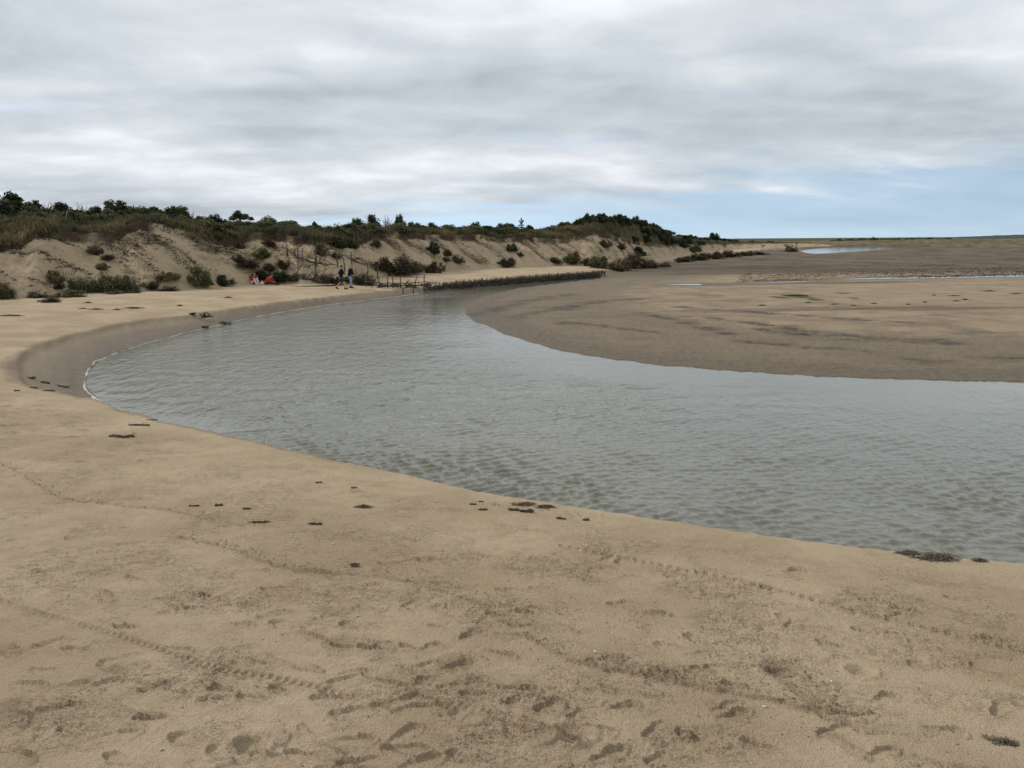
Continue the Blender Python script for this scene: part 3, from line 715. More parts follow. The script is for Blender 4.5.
for nm_, P, z0 in POOLM:
    bm = bmesh.new(); vs = [bm.verts.new((p[0], p[1], z0 + .002)) for p in P]; f = bm.faces.new(vs); f.normal_update()
    if f.normal.z < 0: bmesh.ops.reverse_faces(bm, faces=[f])
    me = bpy.data.meshes.new(nm_); bm.to_mesh(me); bm.free(); me.materials.append(M_POOL)
    tag(link(bpy.data.objects.new(nm_, me)), kind='structure')

# ================================================================== dune
NA = 1000
pxs = np.concatenate([np.linspace(-255, -6, 120), np.linspace(-5, 838, NA - 120)]); dA = az_of(pxs)
us = np.concatenate([[-.12, -.04], np.linspace(0, .88, 62), np.linspace(.89, 1.0, 16), np.linspace(1.03, 2, 34), np.linspace(2.15, 4, 9), [5, 7, 10]])
rf, rl, zl, rc, zc = dprof(dA)
U, _ = np.meshgrid(us, dA, indexing='ij')
RD = np.where(U < 1, rf + U * (rl - rf), np.where(U < 2, rl + (U - 1) * (rc - rl), rc + (U - 2) * 10))
AD = np.broadcast_to(dA, RD.shape)
ZD, UD = dune(AD, RD)
# crumbly overhang under the turf
XD, YD = np.sin(AD) * RD, np.cos(AD) * RD
S1 = AD * rf
veg = sstep(.965, 1.02, UD + .03 * fbm(XD * .8, YD * .8, 3))
lowface = np.clip((zl - ZF) / 3, 0, 1)
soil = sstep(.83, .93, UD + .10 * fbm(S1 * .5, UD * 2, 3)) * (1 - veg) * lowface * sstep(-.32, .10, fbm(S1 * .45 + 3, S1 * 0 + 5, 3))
slip = fbm((S1 + 4.2 * UD) * .95, (S1 - 4 * UD) * .13, 5, .62)
deb = np.clip(sstep(.10, .42, slip) * .85 * sstep(.03, .15, UD) + .75 * sstep(.45, .85, UD) * sstep(-.1, .25, slip), 0, 1) * (UD < 1)
vf = sstep(.15, .35, fbm(S1 * .25 + 4, UD * 1.4 + 2.0, 4)) * sstep(590, 660, np.broadcast_to(pxs, RD.shape))
veg = np.maximum(veg, vf * (UD > .1))
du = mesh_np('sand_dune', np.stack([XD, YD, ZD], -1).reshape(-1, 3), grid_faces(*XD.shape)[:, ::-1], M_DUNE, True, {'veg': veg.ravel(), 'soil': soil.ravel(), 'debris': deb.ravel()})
tag(du, kind='structure')

def dpoint(px, u):
    a = float(az_of(np.array([px]))[0]); rf, rl, zl, rc, zc = [float(v) for v in dprof(a)]
    r = rf + u * (rl - rf) if u < 1 else (rl + (u - 1) * (rc - rl) if u < 2 else rc + (u - 2) * 10)
    z, _ = dune(np.array([a]), np.array([r]))
    return Vector((math.sin(a) * r, math.cos(a) * r, float(z[0])))

# far low land, beyond the flats
def far_land(name, px0, px1, r0, depth, tops, base, seed, mat, n=160):
    pxl = np.linspace(px0, px1, n); a = az_of(pxl); tp = np.interp(pxl, [t[0] for t in tops], [t[1] for t in tops])
    vv = np.array([-.25, -.05, .08, .2, .35, .5, .7, 1.0]); V = []
    for v in vv:
        r = r0 + np.clip(v, -.3, 2) * depth; zt = z_at_r(pxl, tp, np.full(n, r0 + .5 * depth))
        f = math.sin(max(0, min(1, v / .7)) * PI / 2) if v > 0 else 0
        z = base + (zt - base) * f * (1 + .12 * perlin(pxl * .11 + seed, pxl * 0 + v * 3)) - (.4 if v < 0 else 0)
        V.append(np.stack([np.sin(a) * r, np.cos(a) * r, z], -1))
    o = mesh_np(name, np.array(V).reshape(-1, 3), grid_faces(len(vv), n)[:, ::-1], mat, True); return tag(o, kind='structure')
def mat_far(name, c1, c2, c3):
    n = NT(name); p = n.pos()
    f = n.noise(n.scaled(p, (.05, .05, .3)), 1.0, 6, .65); g = n.noise(n.scaled(p, (.35, .35, .8)), 1.0, 4, .6)
    return n.set(Base_Color=n.mix(n.band(g, .5, .65), n.mix(n.band(f, .4, .6), c1, c2), c3), Roughness=.95, Specular_IOR_Level=.05)
M_FAR = mat_far('far_marsh', (.135, .105, .055), (.20, .155, .095), (.05, .052, .028))
M_FAR2 = mat_far('distant_land', (.060, .072, .062), (.082, .090, .070), (.05, .06, .05))
far_land('low_dunes', 745, 1000, 330, 70, [(745, 243), (800, 241.5), (840, 240.5), (880, 239.5), (940, 238.5), (970, 239), (1000, 240)], .55, 2, M_FAR)
far_land('salt_marsh', 930, 1110, 300, 80, [(930, 241.5), (980, 239.5), (1024, 238.5), (1110, 238)], .55, 9, M_FAR)
far_land('distant_shore', 860, 1200, 950, 220, [(860, 239.5), (945, 237.5), (1024, 234.3), (1200, 231)], .6, 5, M_FAR2)

# ================================================================== plants
def leaf_cloud(mb_n, dims, clumps, seed, leaf, cols, up=.35, hollow=.0):
    q = np.random.default_rng(seed)
    cc = q.normal(size=(clumps, 3)); cc /= np.linalg.norm(cc, axis=1)[:, None]; cc *= (q.random((clumps, 1)) ** .45) * .80
    cc[:, 2] = np.abs(cc[:, 2]) * .95 + .06
    cr = .17 + .20 * q.random(clumps)
    n = mb_n; ci = q.integers(0, clumps, n)
    off = q.normal(size=(n, 3)); off /= np.linalg.norm(off, axis=1)[:, None]; off *= (q.random((n, 1)) ** .5)
    c = cc[ci] + off * cr[ci][:, None]
    c[:, 2] = np.maximum(c[:, 2], .02)
    c = c * np.array(dims)
    t1 = q.normal(size=(n, 3)); t1[:, 2] += up; t1 /= np.linalg.norm(t1, axis=1)[:, None]
    t2 = np.cross(t1, q.normal(size=(n, 3))); t2 /= np.linalg.norm(t2, axis=1)[:, None]
    L = leaf * (.6 + .9 * q.random((n, 1)))
    V = np.stack([c - t1 * L, c + t2 * L * .38, c + t1 * L, c - t2 * L * .38], 1).reshape(-1, 3)
    Fq = np.arange(4 * n).reshape(n, 4)
    cols = np.array(cols); cidx = q.integers(0, len(cols), clumps)
    col = cols[cidx][ci] * (.75 + .5 * q.random((n, 1)))
    return V, Fq, np.repeat(col, 4, axis=0)
EVER = [(.030, .040, .017), (.040, .052, .022), (.024, .032, .015), (.052, .060, .028)]
OLIVE = [(.075, .078, .036), (.060, .068, .030), (.095, .090, .045), (.048, .055, .026)]
BROWN = [(.085, .062, .038), (.060, .045, .028), (.105, .082, .048), (.045, .036, .022)]
STRAWY = [(.155, .125, .062), (.115, .100, .048), (.085, .080, .038)]
EVER = [tuple(v * 1.7 for v in c) for c in EVER]
OLIVE = [tuple(v * 1.7 for v in c) for c in OLIVE]
BROWN = [tuple(v * 1.35 for v in c) for c in BROWN]
STRAWY = [tuple(v * 1.2 for v in c) for c in STRAWY]
PROTO = {}
def twigs(mb, h, w, n, seed, r0=.03):
    q = random.Random(seed)
    for i in range(n):
        t = q.uniform(0, 2 * PI); d = q.uniform(.2, 1) * w
        p0 = Vector((q.uniform(-.1, .1) * w, q.uniform(-.1, .1) * w, -.12)); p2 = Vector((math.cos(t) * d, math.sin(t) * d, h * q.uniform(.55, 1.0)))
        p1 = p0.lerp(p2, .5) + Vector((q.uniform(-.15, .15) * w, q.uniform(-.15, .15) * w, h * .08))
        mb.tube([p0, p1, p2], [r0, r0 * .7, r0 * .25], 4)
def proto(kind, k):
    key = (kind, k)
    if key in PROTO: return PROTO[key]
    sd_ = hash_seed(kind, k)
    if kind == 'ever': V, Fq, C = leaf_cloud(3000, (.50, .50, .92), 26, sd_, .046, EVER)
    elif kind == 'olive': V, Fq, C = leaf_cloud(3000, (.50, .50, .90), 30, sd_, .044, OLIVE, .8)
    elif kind == 'brown': V, Fq, C = leaf_cloud(2400, (.52, .52, .88), 28, sd_, .040, BROWN, .5)
    elif kind == 'tussock':
        V, Fq, C = leaf_cloud(2400, (.55, .55, .80), 34, sd_, .060, STRAWY + OLIVE[:2], 2.2)
    elif kind == 'tree':
        V, Fq, C = leaf_cloud(2000, (.50, .46, .52), 14, sd_, .044, EVER); V[:, 2] += .42; V[:, 0] += .10
    elif kind == 'bare': V, Fq, C = leaf_cloud(160, (.45, .45, .85), 20, sd_, .030, BROWN)
    lo = mesh_np('foliage_source', V, Fq, M_LEAF, False, {'tint': C})
    mb = MB()
    if kind == 'tree':
        mb.tube([(0, 0, -.1), (.03, .01, .22), (.07, 0, .5), (.1, 0, .75)], [.05, .04, .03, .012], 6)
        for j in range(5):
            t = j * 1.3 + k; mb.tube([(.05, 0, .38 + .04 * j), (.08 + .18 * math.cos(t), .18 * math.sin(t), .58 + .03 * j), (.10 + .36 * math.cos(t), .34 * math.sin(t), .72)], [.02, .014, .005], 4)
    elif kind == 'bare': twigs(mb, 1.0, .42, 16, sd_, .018)
    else: twigs(mb, .85, .40, 7, sd_, .02)
    st = mb.build('stem_source', M_BARK)
    PROTO[key] = (lo.data, st.data)
    bpy.data.objects.remove(lo); bpy.data.objects.remove(st)
    return PROTO[key]
def hash_seed(kind, k): return sum(ord(c) for c in kind) * 13 + k * 101
prng = random.Random(21)
def shrub(name, loc, w, h, kind, label, cat='shrub', group=None, sink=.04):
    k = prng.randrange(3); fm, sm = proto(kind, k)
    o = empty(name, (loc[0], loc[1], loc[2] - sink), label, cat, group, prng.uniform(0, 6.28) if kind != 'tree' else prng.uniform(-.5, .5), (w, w * prng.uniform(.8, 1.1), h))
    if kind == 'tree': a, b = 'crown', 'trunk'
    else: a, b = 'foliage', 'stems'
    f = link(bpy.data.objects.new(a, fm)); f.parent = o
    s = link(bpy.data.objects.new(b, sm)); s.parent = o
    return o
# --- crest of the left dune: (px, top y, width px, kind, u, label)
CREST = [
 (14, 190, 40, 'ever', 2.2, 'tall dark evergreen shrub on the dune crest at the left edge'),
 (-8, 197, 40, 'ever', 2.0, 'dark evergreen shrub cut by the left edge, on the dune crest'),
 (34, 199, 28, 'ever', 2.1, 'low dark shrub just right of the tallest one at left edge'),
 (48, 205, 16, 'bare', 1.9, 'thin twiggy bush between two dark shrubs near left edge of crest'),
 (63, 201, 30, 'ever', 2.0, 'rounded dark evergreen shrub on crest above the hanging pale root'),
 (76, 207, 22, 'olive', 1.8, 'olive shrub tucked right of the rounded evergreen on left crest'),
 (86, 203, 12, 'bare', 1.9, 'bare twigs poking up from the left dune crest'),
 (99, 207, 22, 'ever', 1.9, 'small dark shrub left of the spiky tall shrub on crest'),
 (123, 199, 26, 'ever', 2.0, 'spiky dark shrub rising above its neighbours on left crest'),
 (112, 208, 22, 'olive', 1.7, 'olive shrub at the left foot of the spiky tall shrub'),
 (136, 206, 22, 'olive', 1.9, 'olive shrub right of the spiky shrub on the crest'),
 (148, 206, 18, 'olive', 1.9, 'greyish olive shrub above the wide bare sand chute'),
 (163, 206, 26, 'ever', 2.0, 'left half of the dark flat-topped shrub pair on crest'),
 (177, 205, 24, 'ever', 2.0, 'right half of the dark flat-topped shrub pair on crest'),
 (187, 214, 20, 'ever', 1.8, 'low dark shrub sloping down right of the flat-topped pair'),
 (194, 210, 8, 'bare', 1.9, 'single upright pale twig bush on the crest'),
 (200, 219, 18, 'olive', 1.6, 'small olive shrub in the dip of the left crest'),
 (213, 215, 22, 'ever', 1.9, 'dark shrub left of the little round-topped tree'),
 (226, 219, 18, 'ever', 1.7, 'dark low shrub under the little round-topped tree'),
 (255, 219, 20, 'olive', 1.7, 'olive shrub right of the little round-topped tree'),
 (269, 215, 20, 'olive', 2.0, 'pointed olive shrub on crest above the people in red'),
 (284, 221, 16, 'olive', 1.9, 'small olive shrub on the falling crest above the dead branches'),
 (356, 215, 14, 'ever', 2.0, 'small dark bush at left of the four-bush clump on mid crest'),
 (373, 210, 18, 'ever', 2.0, 'tallest dark bush of the clump on the mid crest'),
 (388, 215, 12, 'bare', 2.0, 'thin see-through bush in the clump on the mid crest'),
 (400, 213, 14, 'ever', 2.1, 'right-hand dark bush of the clump on the mid crest'),
 (415, 221, 18, 'ever', 2.0, 'low dark bush just right of the mid crest clump'),
 (432, 220, 16, 'ever', 2.1, 'dark bush on crest left of the bare gap above the revetment'),
 (462, 225, 12, 'ever', 2.0, 'small isolated dark bush on the crest above the revetment'),
 (474, 221, 16, 'ever', 2.1, 'dark bush with ragged top on the crest above the revetment'),
 (490, 224, 16, 'ever', 2.0, 'low dark bush between ragged bush and the long one on crest'),
 (503, 221, 22, 'ever', 2.1, 'long dark bush left of the small pine on the crest'),
 (513, 223, 18, 'ever', 2.0, 'dark bush touching the small pine on its left'),
 (528, 223, 16, 'ever', 2.1, 'dark bush directly behind the small lone pine'),
 (545, 227, 12, 'bare', 2.0, 'faint twiggy bush between small pine and the far hump'),
]
for (px, ty, w, kind, u, lab) in CREST:
    p = dpoint(px, u); m = ppm(p)
    topz = float(z_at_r(np.array([px]), np.array([ty]), np.array([math.hypot(p.x, p.y)]))[0])
    h = max(.5, topz - p.z + .08)
    shrub('crest_shrub', p, w / m * 1.42, h * (1.22 if px < 240 else 1.05), kind, lab, 'shrub', 'shrubs along the dune crest', .1)
tr_ = random.Random(61)
ANCH = [(14, 'the tallest evergreen by the left edge'), (48, 'the thin twiggy crest bush'), (70, 'the pale hanging root'), (99, 'the small dark crest shrub'), (123, 'the spiky tall shrub'), (148, 'the wide bare sand chute'), (170, 'the flat-topped shrub pair'), (194, 'the upright pale twig bush'), (215, 'the dip in the crest'), (240, 'the round-topped little tree'), (269, 'the pointed olive shrub'), (292, 'the slope fence poles'), (315, 'the tiny lone tree'), (342, 'the hanging green bushes'), (373, 'the tallest mid-crest bush'), (400, 'the mid-crest clump end'), (434, 'the bush above brambles'), (462, 'the isolated small crest bush'), (490, 'the long crest bush'), (521, 'the small lone pine'), (550, 'the foot of far hump')]
WORD = {'ever': 'dark green', 'olive': 'olive green', 'tussock': 'straw coloured'}
for (x0, x1, cnt) in [(-30, 130, 62), (130, 330, 66), (330, 570, 48)]:
    for i in range(cnt):
        px = tr_.uniform(x0, x1); u = 1.06 + .98 * tr_.random() ** .7; kind = tr_.choice(['ever', 'ever', 'olive', 'olive', 'olive', 'tussock'])
        p = dpoint(px, u); m = ppm(p); a_ = tr_.uniform(12, 27) / m
        ax, an = min(ANCH, key=lambda t: abs(t[0] - px)); side = 'left of' if px < ax - 5 else ('right of' if px > ax + 5 else 'by')
        lab = 'low %s dune-top shrub, %s row, %s %s' % (WORD[kind], 'front' if u < 1.45 else ('middle' if u < 1.75 else 'back'), side, an)
        shrub('low_shrub', p, a_ * 1.2, min(a_ * .55, 1.25) * tr_.uniform(.6, 1.0), kind, lab, 'shrub', 'low scrub covering the dune top', .08)
def small_tree(px, ty, w, u, lab, kind='tree', name='small_tree'):
    p = dpoint(px, u); m = ppm(p); topz = float(z_at_r(np.array([px]), np.array([ty]), np.array([math.hypot(p.x, p.y)]))[0])
    return shrub(name, p, w / m * 1.15, (topz - p.z) * 1.0, kind, lab, 'tree', None, .1)
small_tree(240, 207.5, 22, 2.0, 'little round-topped tree leaning right on the left dune crest')
small_tree(315, 219, 7, 2.0, 'tiny thin tree standing alone on the low part of crest')
# small pine with tiers
p = dpoint(521.5, 2.1); m = ppm(p)
topz = float(z_at_r(np.array([521.5]), np.array([219.]), np.array([math.hypot(p.x, p.y)]))[0]); hh = topz - p.z
pine = empty('small_pine', p, 'small lone pine with thin top on the crest before the far hump', 'tree')
mb = MB(); mb.tube([(0, 0, -.1), (.02, 0, hh * .5), (0, 0, hh)], [.07, .05, .02], 6); mb.build('trunk', M_BARK, pine)
q = np.random.default_rng(4); Vs, Fs, Cs, nn = [], [], [], 0
for (zz, ww) in ((.35, .75), (.55, .55), (.72, .30), (.86, .42), (.97, .12)):
    V, Fq, C = leaf_cloud(160, (ww, ww, .22 * hh), 8, int(zz * 100), .07, EVER); V[:, 2] += zz * hh - .08 * hh
    Vs.append(V); Fs.append(Fq + nn); Cs.append(C); nn += len(V)
mesh_np('crown', np.vstack(Vs), np.vstack(Fs), M_LEAF, False, {'tint': np.vstack(Cs)}, pine)

# --- shrubs and slumped turf at the foot of the dune and on its face: (px, base y, width px, height px, kind, name, label)
FOOT = [
 (5, 299, 22, 20, 'olive', 'slumped_shrub', 'olive bush at the dune foot cut by the left edge'),
 (55, 283, 20, 14, 'tussock', 'slumped_tussock', 'slumped grass tussock halfway up the sand slope at left'),
 (60, 290, 14, 6, 'brown', 'slumped_turf', 'dark turf lump directly below the tussock on left slope'),
 (80, 291, 24, 15, 'olive', 'slumped_shrub', 'small round olive bush left of the biggest foot-of-dune bush'),
 (104, 291, 28, 20, 'olive', 'slumped_shrub', 'left half of the biggest olive bush at the dune foot'),
 (124, 291, 28, 19, 'olive', 'slumped_shrub', 'right half of the biggest olive bush at the dune foot'),
 (38, 298, 20, 9, 'brown', 'slumped_turf', 'dark brown turf mound at the dune foot near left edge'),
 (50, 302, 24, 6, 'brown', 'slumped_turf', 'flat brown turf mound lying farthest out on the left sand'),
 (68, 297, 30, 9, 'tussock', 'slumped_tussock', 'straw coloured turf spread below the small round bush'),
 (120, 293, 44, 5, 'brown', 'slumped_turf', 'dark litter strip under the biggest olive bush'),
 (150, 289, 20, 9, 'brown', 'slumped_turf', 'low brown clump left of the two-part turf ledge'),
 (158, 286, 12, 14, 'bare', 'dead_bush', 'dead twiggy bush standing in the brown turf ledge'),
 (168, 279, 26, 9, 'tussock', 'slumped_tussock', 'tan grassy ledge slumped on slope above brown clumps'),
 (170, 291, 24, 7, 'brown', 'slumped_turf', 'dark brown clump right of the dead bush at dune foot'),
 (199, 286, 26, 23, 'olive', 'slumped_shrub', 'tall olive bush at the dune foot, left of pair by red people'),
 (222, 285, 24, 12, 'ever', 'slumped_shrub', 'low dark bush touching the tall olive bush on its right'),
 (97, 254, 18, 10, 'brown', 'slumped_turf', 'dark turf block sliding down the slope below the pale root'),
 (108, 259, 18, 6, 'brown', 'slumped_turf', 'thin dark turf shelf right of the sliding block on left slope'),
 (103, 269, 14, 8, 'tussock', 'slumped_tussock', 'faint grass tuft above the biggest foot-of-dune bush'),
 (238, 262, 14, 9, 'brown', 'slumped_turf', 'dark turf lump on slope upper left of the red people'),
 (250, 268, 28, 11, 'brown', 'slumped_turf', 'wide brown turf patch on slope above the red people'),
 (240, 249, 12, 8, 'brown', 'slumped_turf', 'dark turf lump under the little round-topped tree'),
 (262, 258, 22, 12, 'olive', 'slope_shrub', 'green brown shrub on slope over the wide turf patch'),
 (270, 247, 20, 10, 'brown', 'slumped_turf', 'dark turf hanging from the crest above the red people'),
 (262, 279, 30, 10, 'ever', 'slope_shrub', 'dark green bush right behind the people in red'),
 (283, 282, 22, 12, 'ever', 'slope_shrub', 'dark bush just right of the people in red'),
 (270, 272, 18, 9, 'brown', 'slope_shrub', 'brown scrub above the dark bush behind red people'),
 (284, 268, 18, 10, 'brown', 'slope_shrub', 'brown scrub beside the left end of the dead branches'),
 (322, 257, 16, 14, 'brown', 'slope_shrub', 'rust brown bush mid slope above the walkers'),
 (338, 249, 22, 12, 'ever', 'slope_shrub', 'dark green bush hanging under the crest above walkers'),
 (351, 248, 20, 10, 'ever', 'slope_shrub', 'dark green bush right of the hanging one above walkers'),
 (336, 258, 16, 7, 'brown', 'slope_shrub', 'low brown growth below the hanging green bushes'),
 (376, 247, 14, 9, 'olive', 'slope_shrub', 'olive tuft on slope right of the hanging green bushes'),
 (382, 271, 24, 14, 'brown', 'foot_shrub', 'left end of the long dark bramble heap beyond the broken fence'),
 (398, 275, 34, 19, 'brown', 'foot_shrub', 'big dark centre of the bramble heap beyond the broken fence'),
 (414, 274, 24, 12, 'brown', 'foot_shrub', 'low middle of the bramble heap beyond the broken fence'),
 (436, 273, 18, 14, 'brown', 'foot_shrub', 'rounded right end of the bramble heap beyond the broken fence'),
 (428, 273, 16, 8, 'brown', 'foot_shrub', 'thin link between the middle and end of bramble heap'),
 (434, 254, 18, 12, 'ever', 'slope_shrub', 'dark green bush on the slope above the bramble heap'),
 (446, 257, 12, 7, 'brown', 'slope_shrub', 'dark lump right of the green bush on slope over brambles'),
 (458, 264, 16, 9, 'brown', 'slope_shrub', 'brown bush on the slope above the start of revetment'),
 (445, 262, 10, 5, 'brown', 'slope_shrub', 'small brown tuft left of brown bush above the revetment'),
 (507, 267, 22, 10, 'brown', 'foot_shrub', 'isolated brown bush at dune foot behind the revetment'),
 (512, 252, 12, 9, 'ever', 'slope_shrub', 'dark bush in a gully above the isolated brown bush'),
 (520, 256, 10, 5, 'brown', 'slope_shrub', 'small brown clump right of the gully bush'),
 (556, 264, 20, 7, 'brown', 'foot_shrub', 'low brown scrub at dune foot left of the ragged bush'),
 (574, 264, 18, 14, 'brown', 'foot_shrub', 'ragged dark bush at dune foot near the revetment end'),
 (568, 262, 16, 8, 'olive', 'foot_shrub', 'olive scrub between brown scrub and the ragged bush'),
 (590, 266, 22, 11, 'brown', 'foot_shrub', 'brown bush right of the ragged bush at the dune foot'),
 (600, 268, 24, 14, 'olive', 'foot_shrub', 'olive brown bush where the revetment meets the scrub'),
 (618, 270, 26, 13, 'brown', 'foot_shrub', 'wide brown bush at the front of the far scrub line'),
 (634, 268, 26, 16, 'brown', 'foot_shrub', 'tall brown bush in the middle of the far scrub line'),
 (650, 268, 24, 11, 'brown', 'foot_shrub', 'low brown bush near the right end of far scrub line'),
 (664, 267, 16, 6, 'brown', 'foot_shrub', 'flat last bush of the far scrub line by the mud'),
 (605, 248, 14, 9, 'brown', 'slope_shrub', 'brown bush on the pale sand face of the far hump'),
 (622, 251, 12, 8, 'brown', 'slope_shrub', 'small brown bush right on the far hump sand face'),
 (638, 256, 22, 11, 'ever', 'slope_shrub', 'dark green bush low on the far hump sand face'),
 (684, 262, 20, 7, 'brown', 'foot_shrub', 'left bush of the dark hedge leading out to the flats'),
 (698, 260.5, 24, 9, 'brown', 'foot_shrub', 'second bush of the dark hedge leading out to the flats'),
 (714, 259, 24, 9, 'brown', 'foot_shrub', 'third bush of the dark hedge leading out to the flats'),
 (730, 257.5, 22, 8, 'brown', 'foot_shrub', 'fourth bush of the dark hedge leading out to the flats'),
 (746, 256, 20, 6, 'brown', 'foot_shrub', 'fifth and lower bush of hedge leading out to the flats'),
 (760, 255, 18, 4, 'brown', 'foot_shrub', 'last flat bush of the hedge leading out to the flats'),
 (693, 252, 18, 9, 'olive', 'slope_shrub', 'olive bush behind the second hedge bush'),
 (791, 252, 14, 8, 'brown', 'foot_shrub', 'lone dark bush beside the left tip of the lagoon'),
]
for (px, by, w, h, kind, nm, lab) in FOOT:
    p = hit1(px, by); m = ppm(p)
    cat = {'slumped_turf': 'turf', 'slumped_tussock': 'tussock'}.get(nm, 'bush')
    shrub(nm, p, w / m * 1.15, h / m * 1.12, kind, lab, cat, 'plants on the dune face and foot', .06)
# --- dense dark scrub over the far hump
hr = random.Random(31)
for i in range(62):
    px = hr.uniform(576, 700)
    ty = np.interp(px, [570, 585, 600, 625, 645, 658, 680, 700], [220, 215, 216, 216, 218, 224, 232, 238])
    u = hr.uniform(1.5, 2.2) if px < 622 else hr.uniform(.75, 2.2)
    p = dpoint(px, u); m = ppm(p)
    topz = float(z_at_r(np.array([px]), np.array([ty]), np.array([math.hypot(p.x, p.y)]))[0])
    h = min(max(.8, (topz - p.z) * hr.uniform(.7, 1.02)), 2.2) if u > 1.85 else hr.uniform(1.0, 1.8)
    shrub('scrub_bush', p, hr.uniform(11, 19) / m, h, 'ever', 'dark evergreen bush in the far hump scrub, %s part, %s' % ('left' if px < 605 else ('middle' if px < 640 else ('right' if px < 672 else 'far right')), 'along the skyline' if u > 1.85 else ('on the upper slope' if u > 1.35 else 'low on the slope')), 'bush', 'dense scrub on the far hump', .1)
for i, (px, ty, w, lab) in enumerate([(690, 233, 12, 'dark bush at the right end of the far hump scrub'), (706, 236, 12, 'low bush right of hump where the crest drops'), (714, 230.5, 13, 'round dark bush standing clear on the low far crest'), (722, 237, 12, 'dark bush right of the round one on the low far crest'), (728, 243, 18, 'dark bush above the hedge at the end of the dune'), (735, 240, 10, 'small bush near the end of the low far crest'), (770, 240.5, 8, 'tiny bush on the thin far crest left of lagoon'), (752, 241, 8, 'tiny bush right of the low far crest end')]):
    p = dpoint(px, 1.9); m = ppm(p); topz = float(z_at_r(np.array([px]), np.array([ty]), np.array([math.hypot(p.x, p.y)]))[0])
    shrub('far_bush', p, w / m, max(.9, (topz - p.z) * 1.05), 'ever', lab, 'bush', 'bushes at the far end of the dune', .1)
# --- far treeline beyond the lagoon: one mass
q = np.random.default_rng(8); Vs, Fs, Cs, nn = [], [], [], 0
for i in range(46):
    px = q.uniform(835, 950); a = float(az_of(np.array([px]))[0]); r = 372 + q.uniform(-8, 14)
    V, Fq, C = leaf_cloud(90, (q.uniform(2.0, 4.5), 2.0, q.uniform(.8, 1.9)), 9, i, .42, EVER)
    zb = float(z_at_r(np.array([px]), np.array([np.interp(px, [835, 880, 940, 960], [241, 240, 239.3, 240])]), np.array([r]))[0])
    V += np.array([math.sin(a) * r, math.cos(a) * r, zb - .5]); Vs.append(V); Fs.append(Fq + nn); Cs.append(C); nn += len(V)
fw = mesh_np('far_scrub', np.vstack(Vs), np.vstack(Fs), M_LEAF, False, {'tint': np.vstack(Cs)})
tag(fw, 'thin dark line of scrub on the low land beyond the lagoon', 'scrub', kind='stuff')

# --- marram grass on the dune top: one uncountable mass
def blades(pts, hts, lean, cols, nb, seed, width=.035):
    q = np.random.default_rng(seed); n = len(pts)
    B = np.repeat(pts, nb, 0) + q.normal(size=(n * nb, 3)) * np.array([.14, .14, 0]); H = np.repeat(hts, nb) * (.5 + .8 * q.random(n * nb))
    t = q.random(n * nb) * 2 * PI; ln = np.repeat(lean, nb) * (.3 + q.random(n * nb))
    D = np.stack([np.cos(t), np.sin(t), 0 * t], -1)
    side = np.stack([-np.sin(t + q.normal(size=n * nb) * .9), np.cos(t), 0 * t], -1) * width * .5
    mid = B + D * (H * ln * .35)[:, None] + np.array([0, 0, 1]) * (H * .62)[:, None]
    tip = B + D * (H * ln)[:, None] + np.array([0, 0, 1]) * (H * (1 - .28 * ln))[:, None]
    V = np.stack([B - side, B + side, mid + side * .7, tip, mid - side * .7], 1).reshape(-1, 3)
    k = np.arange(n * nb)[:, None] * 5
    T = np.concatenate([k + np.array([[0, 1, 2]]), k + np.array([[0, 2, 4]]), k + np.array([[4, 2, 3]])], 0)
    C = np.repeat(np.repeat(cols, nb, 0) * (.7 + .6 * q.random((n * nb, 1))), 5, 0)
    return V, T, C
q = np.random.default_rng(12); ng = 15000
gpx = np.concatenate([q.uniform(-60, 620, ng), q.uniform(590, 835, 2500)]); gu = np.concatenate([.97 + 1.25 * q.random(ng) ** 1.25, 1 + 1.1 * q.random(2500)])
ga = az_of(gpx); rf_, rl_, zl_, rc_, zc_ = dprof(ga)
grd = np.where(gu < 1, rf_ + gu * (rl_ - rf_), np.where(gu < 2, rl_ + (gu - 1) * (rc_ - rl_), rc_ + (gu - 2) * 10))
gz, _ = dune(ga, grd)
gp = np.stack([np.sin(ga) * grd, np.cos(ga) * grd, gz - .03], -1)
cn = fbm(gp[:, 0] * .16, gp[:, 1] * .16 + 3, 3); cn2 = fbm(gp[:, 0] * .6, gp[:, 1] * .6, 3)
green = np.array([.078, .078, .042]); och = np.array([.180, .148, .082]); dark = np.array([.035, .036, .018])
wl = sstep(-.05, .35, cn + .35 * (gpx < 60) * (gu < 1.5) + .25 * ((gpx > 545) & (gpx < 600)) + .25 * cn2)[:, None]
gc = (green * (1 - wl) + och * wl) * 1.25
dk = (sstep(.02, .4, cn2) * .7)[:, None]; gc = gc * (1 - dk) + dark * dk
hg = (.28 + .36 * q.random(len(gpx))) * np.where(gpx > 600, .8, 1) * np.where(gu > 1.6, .75, 1)
V, T, C = blades(gp, hg, .35 + .5 * q.random(len(gpx)), gc, 7, 5, .045)
tag(mesh_np('marram_grass', V, T, M_GRASS, False, {'tint': C}), 'green and straw marram grass covering the top of the dune', 'grass', kind='stuff')
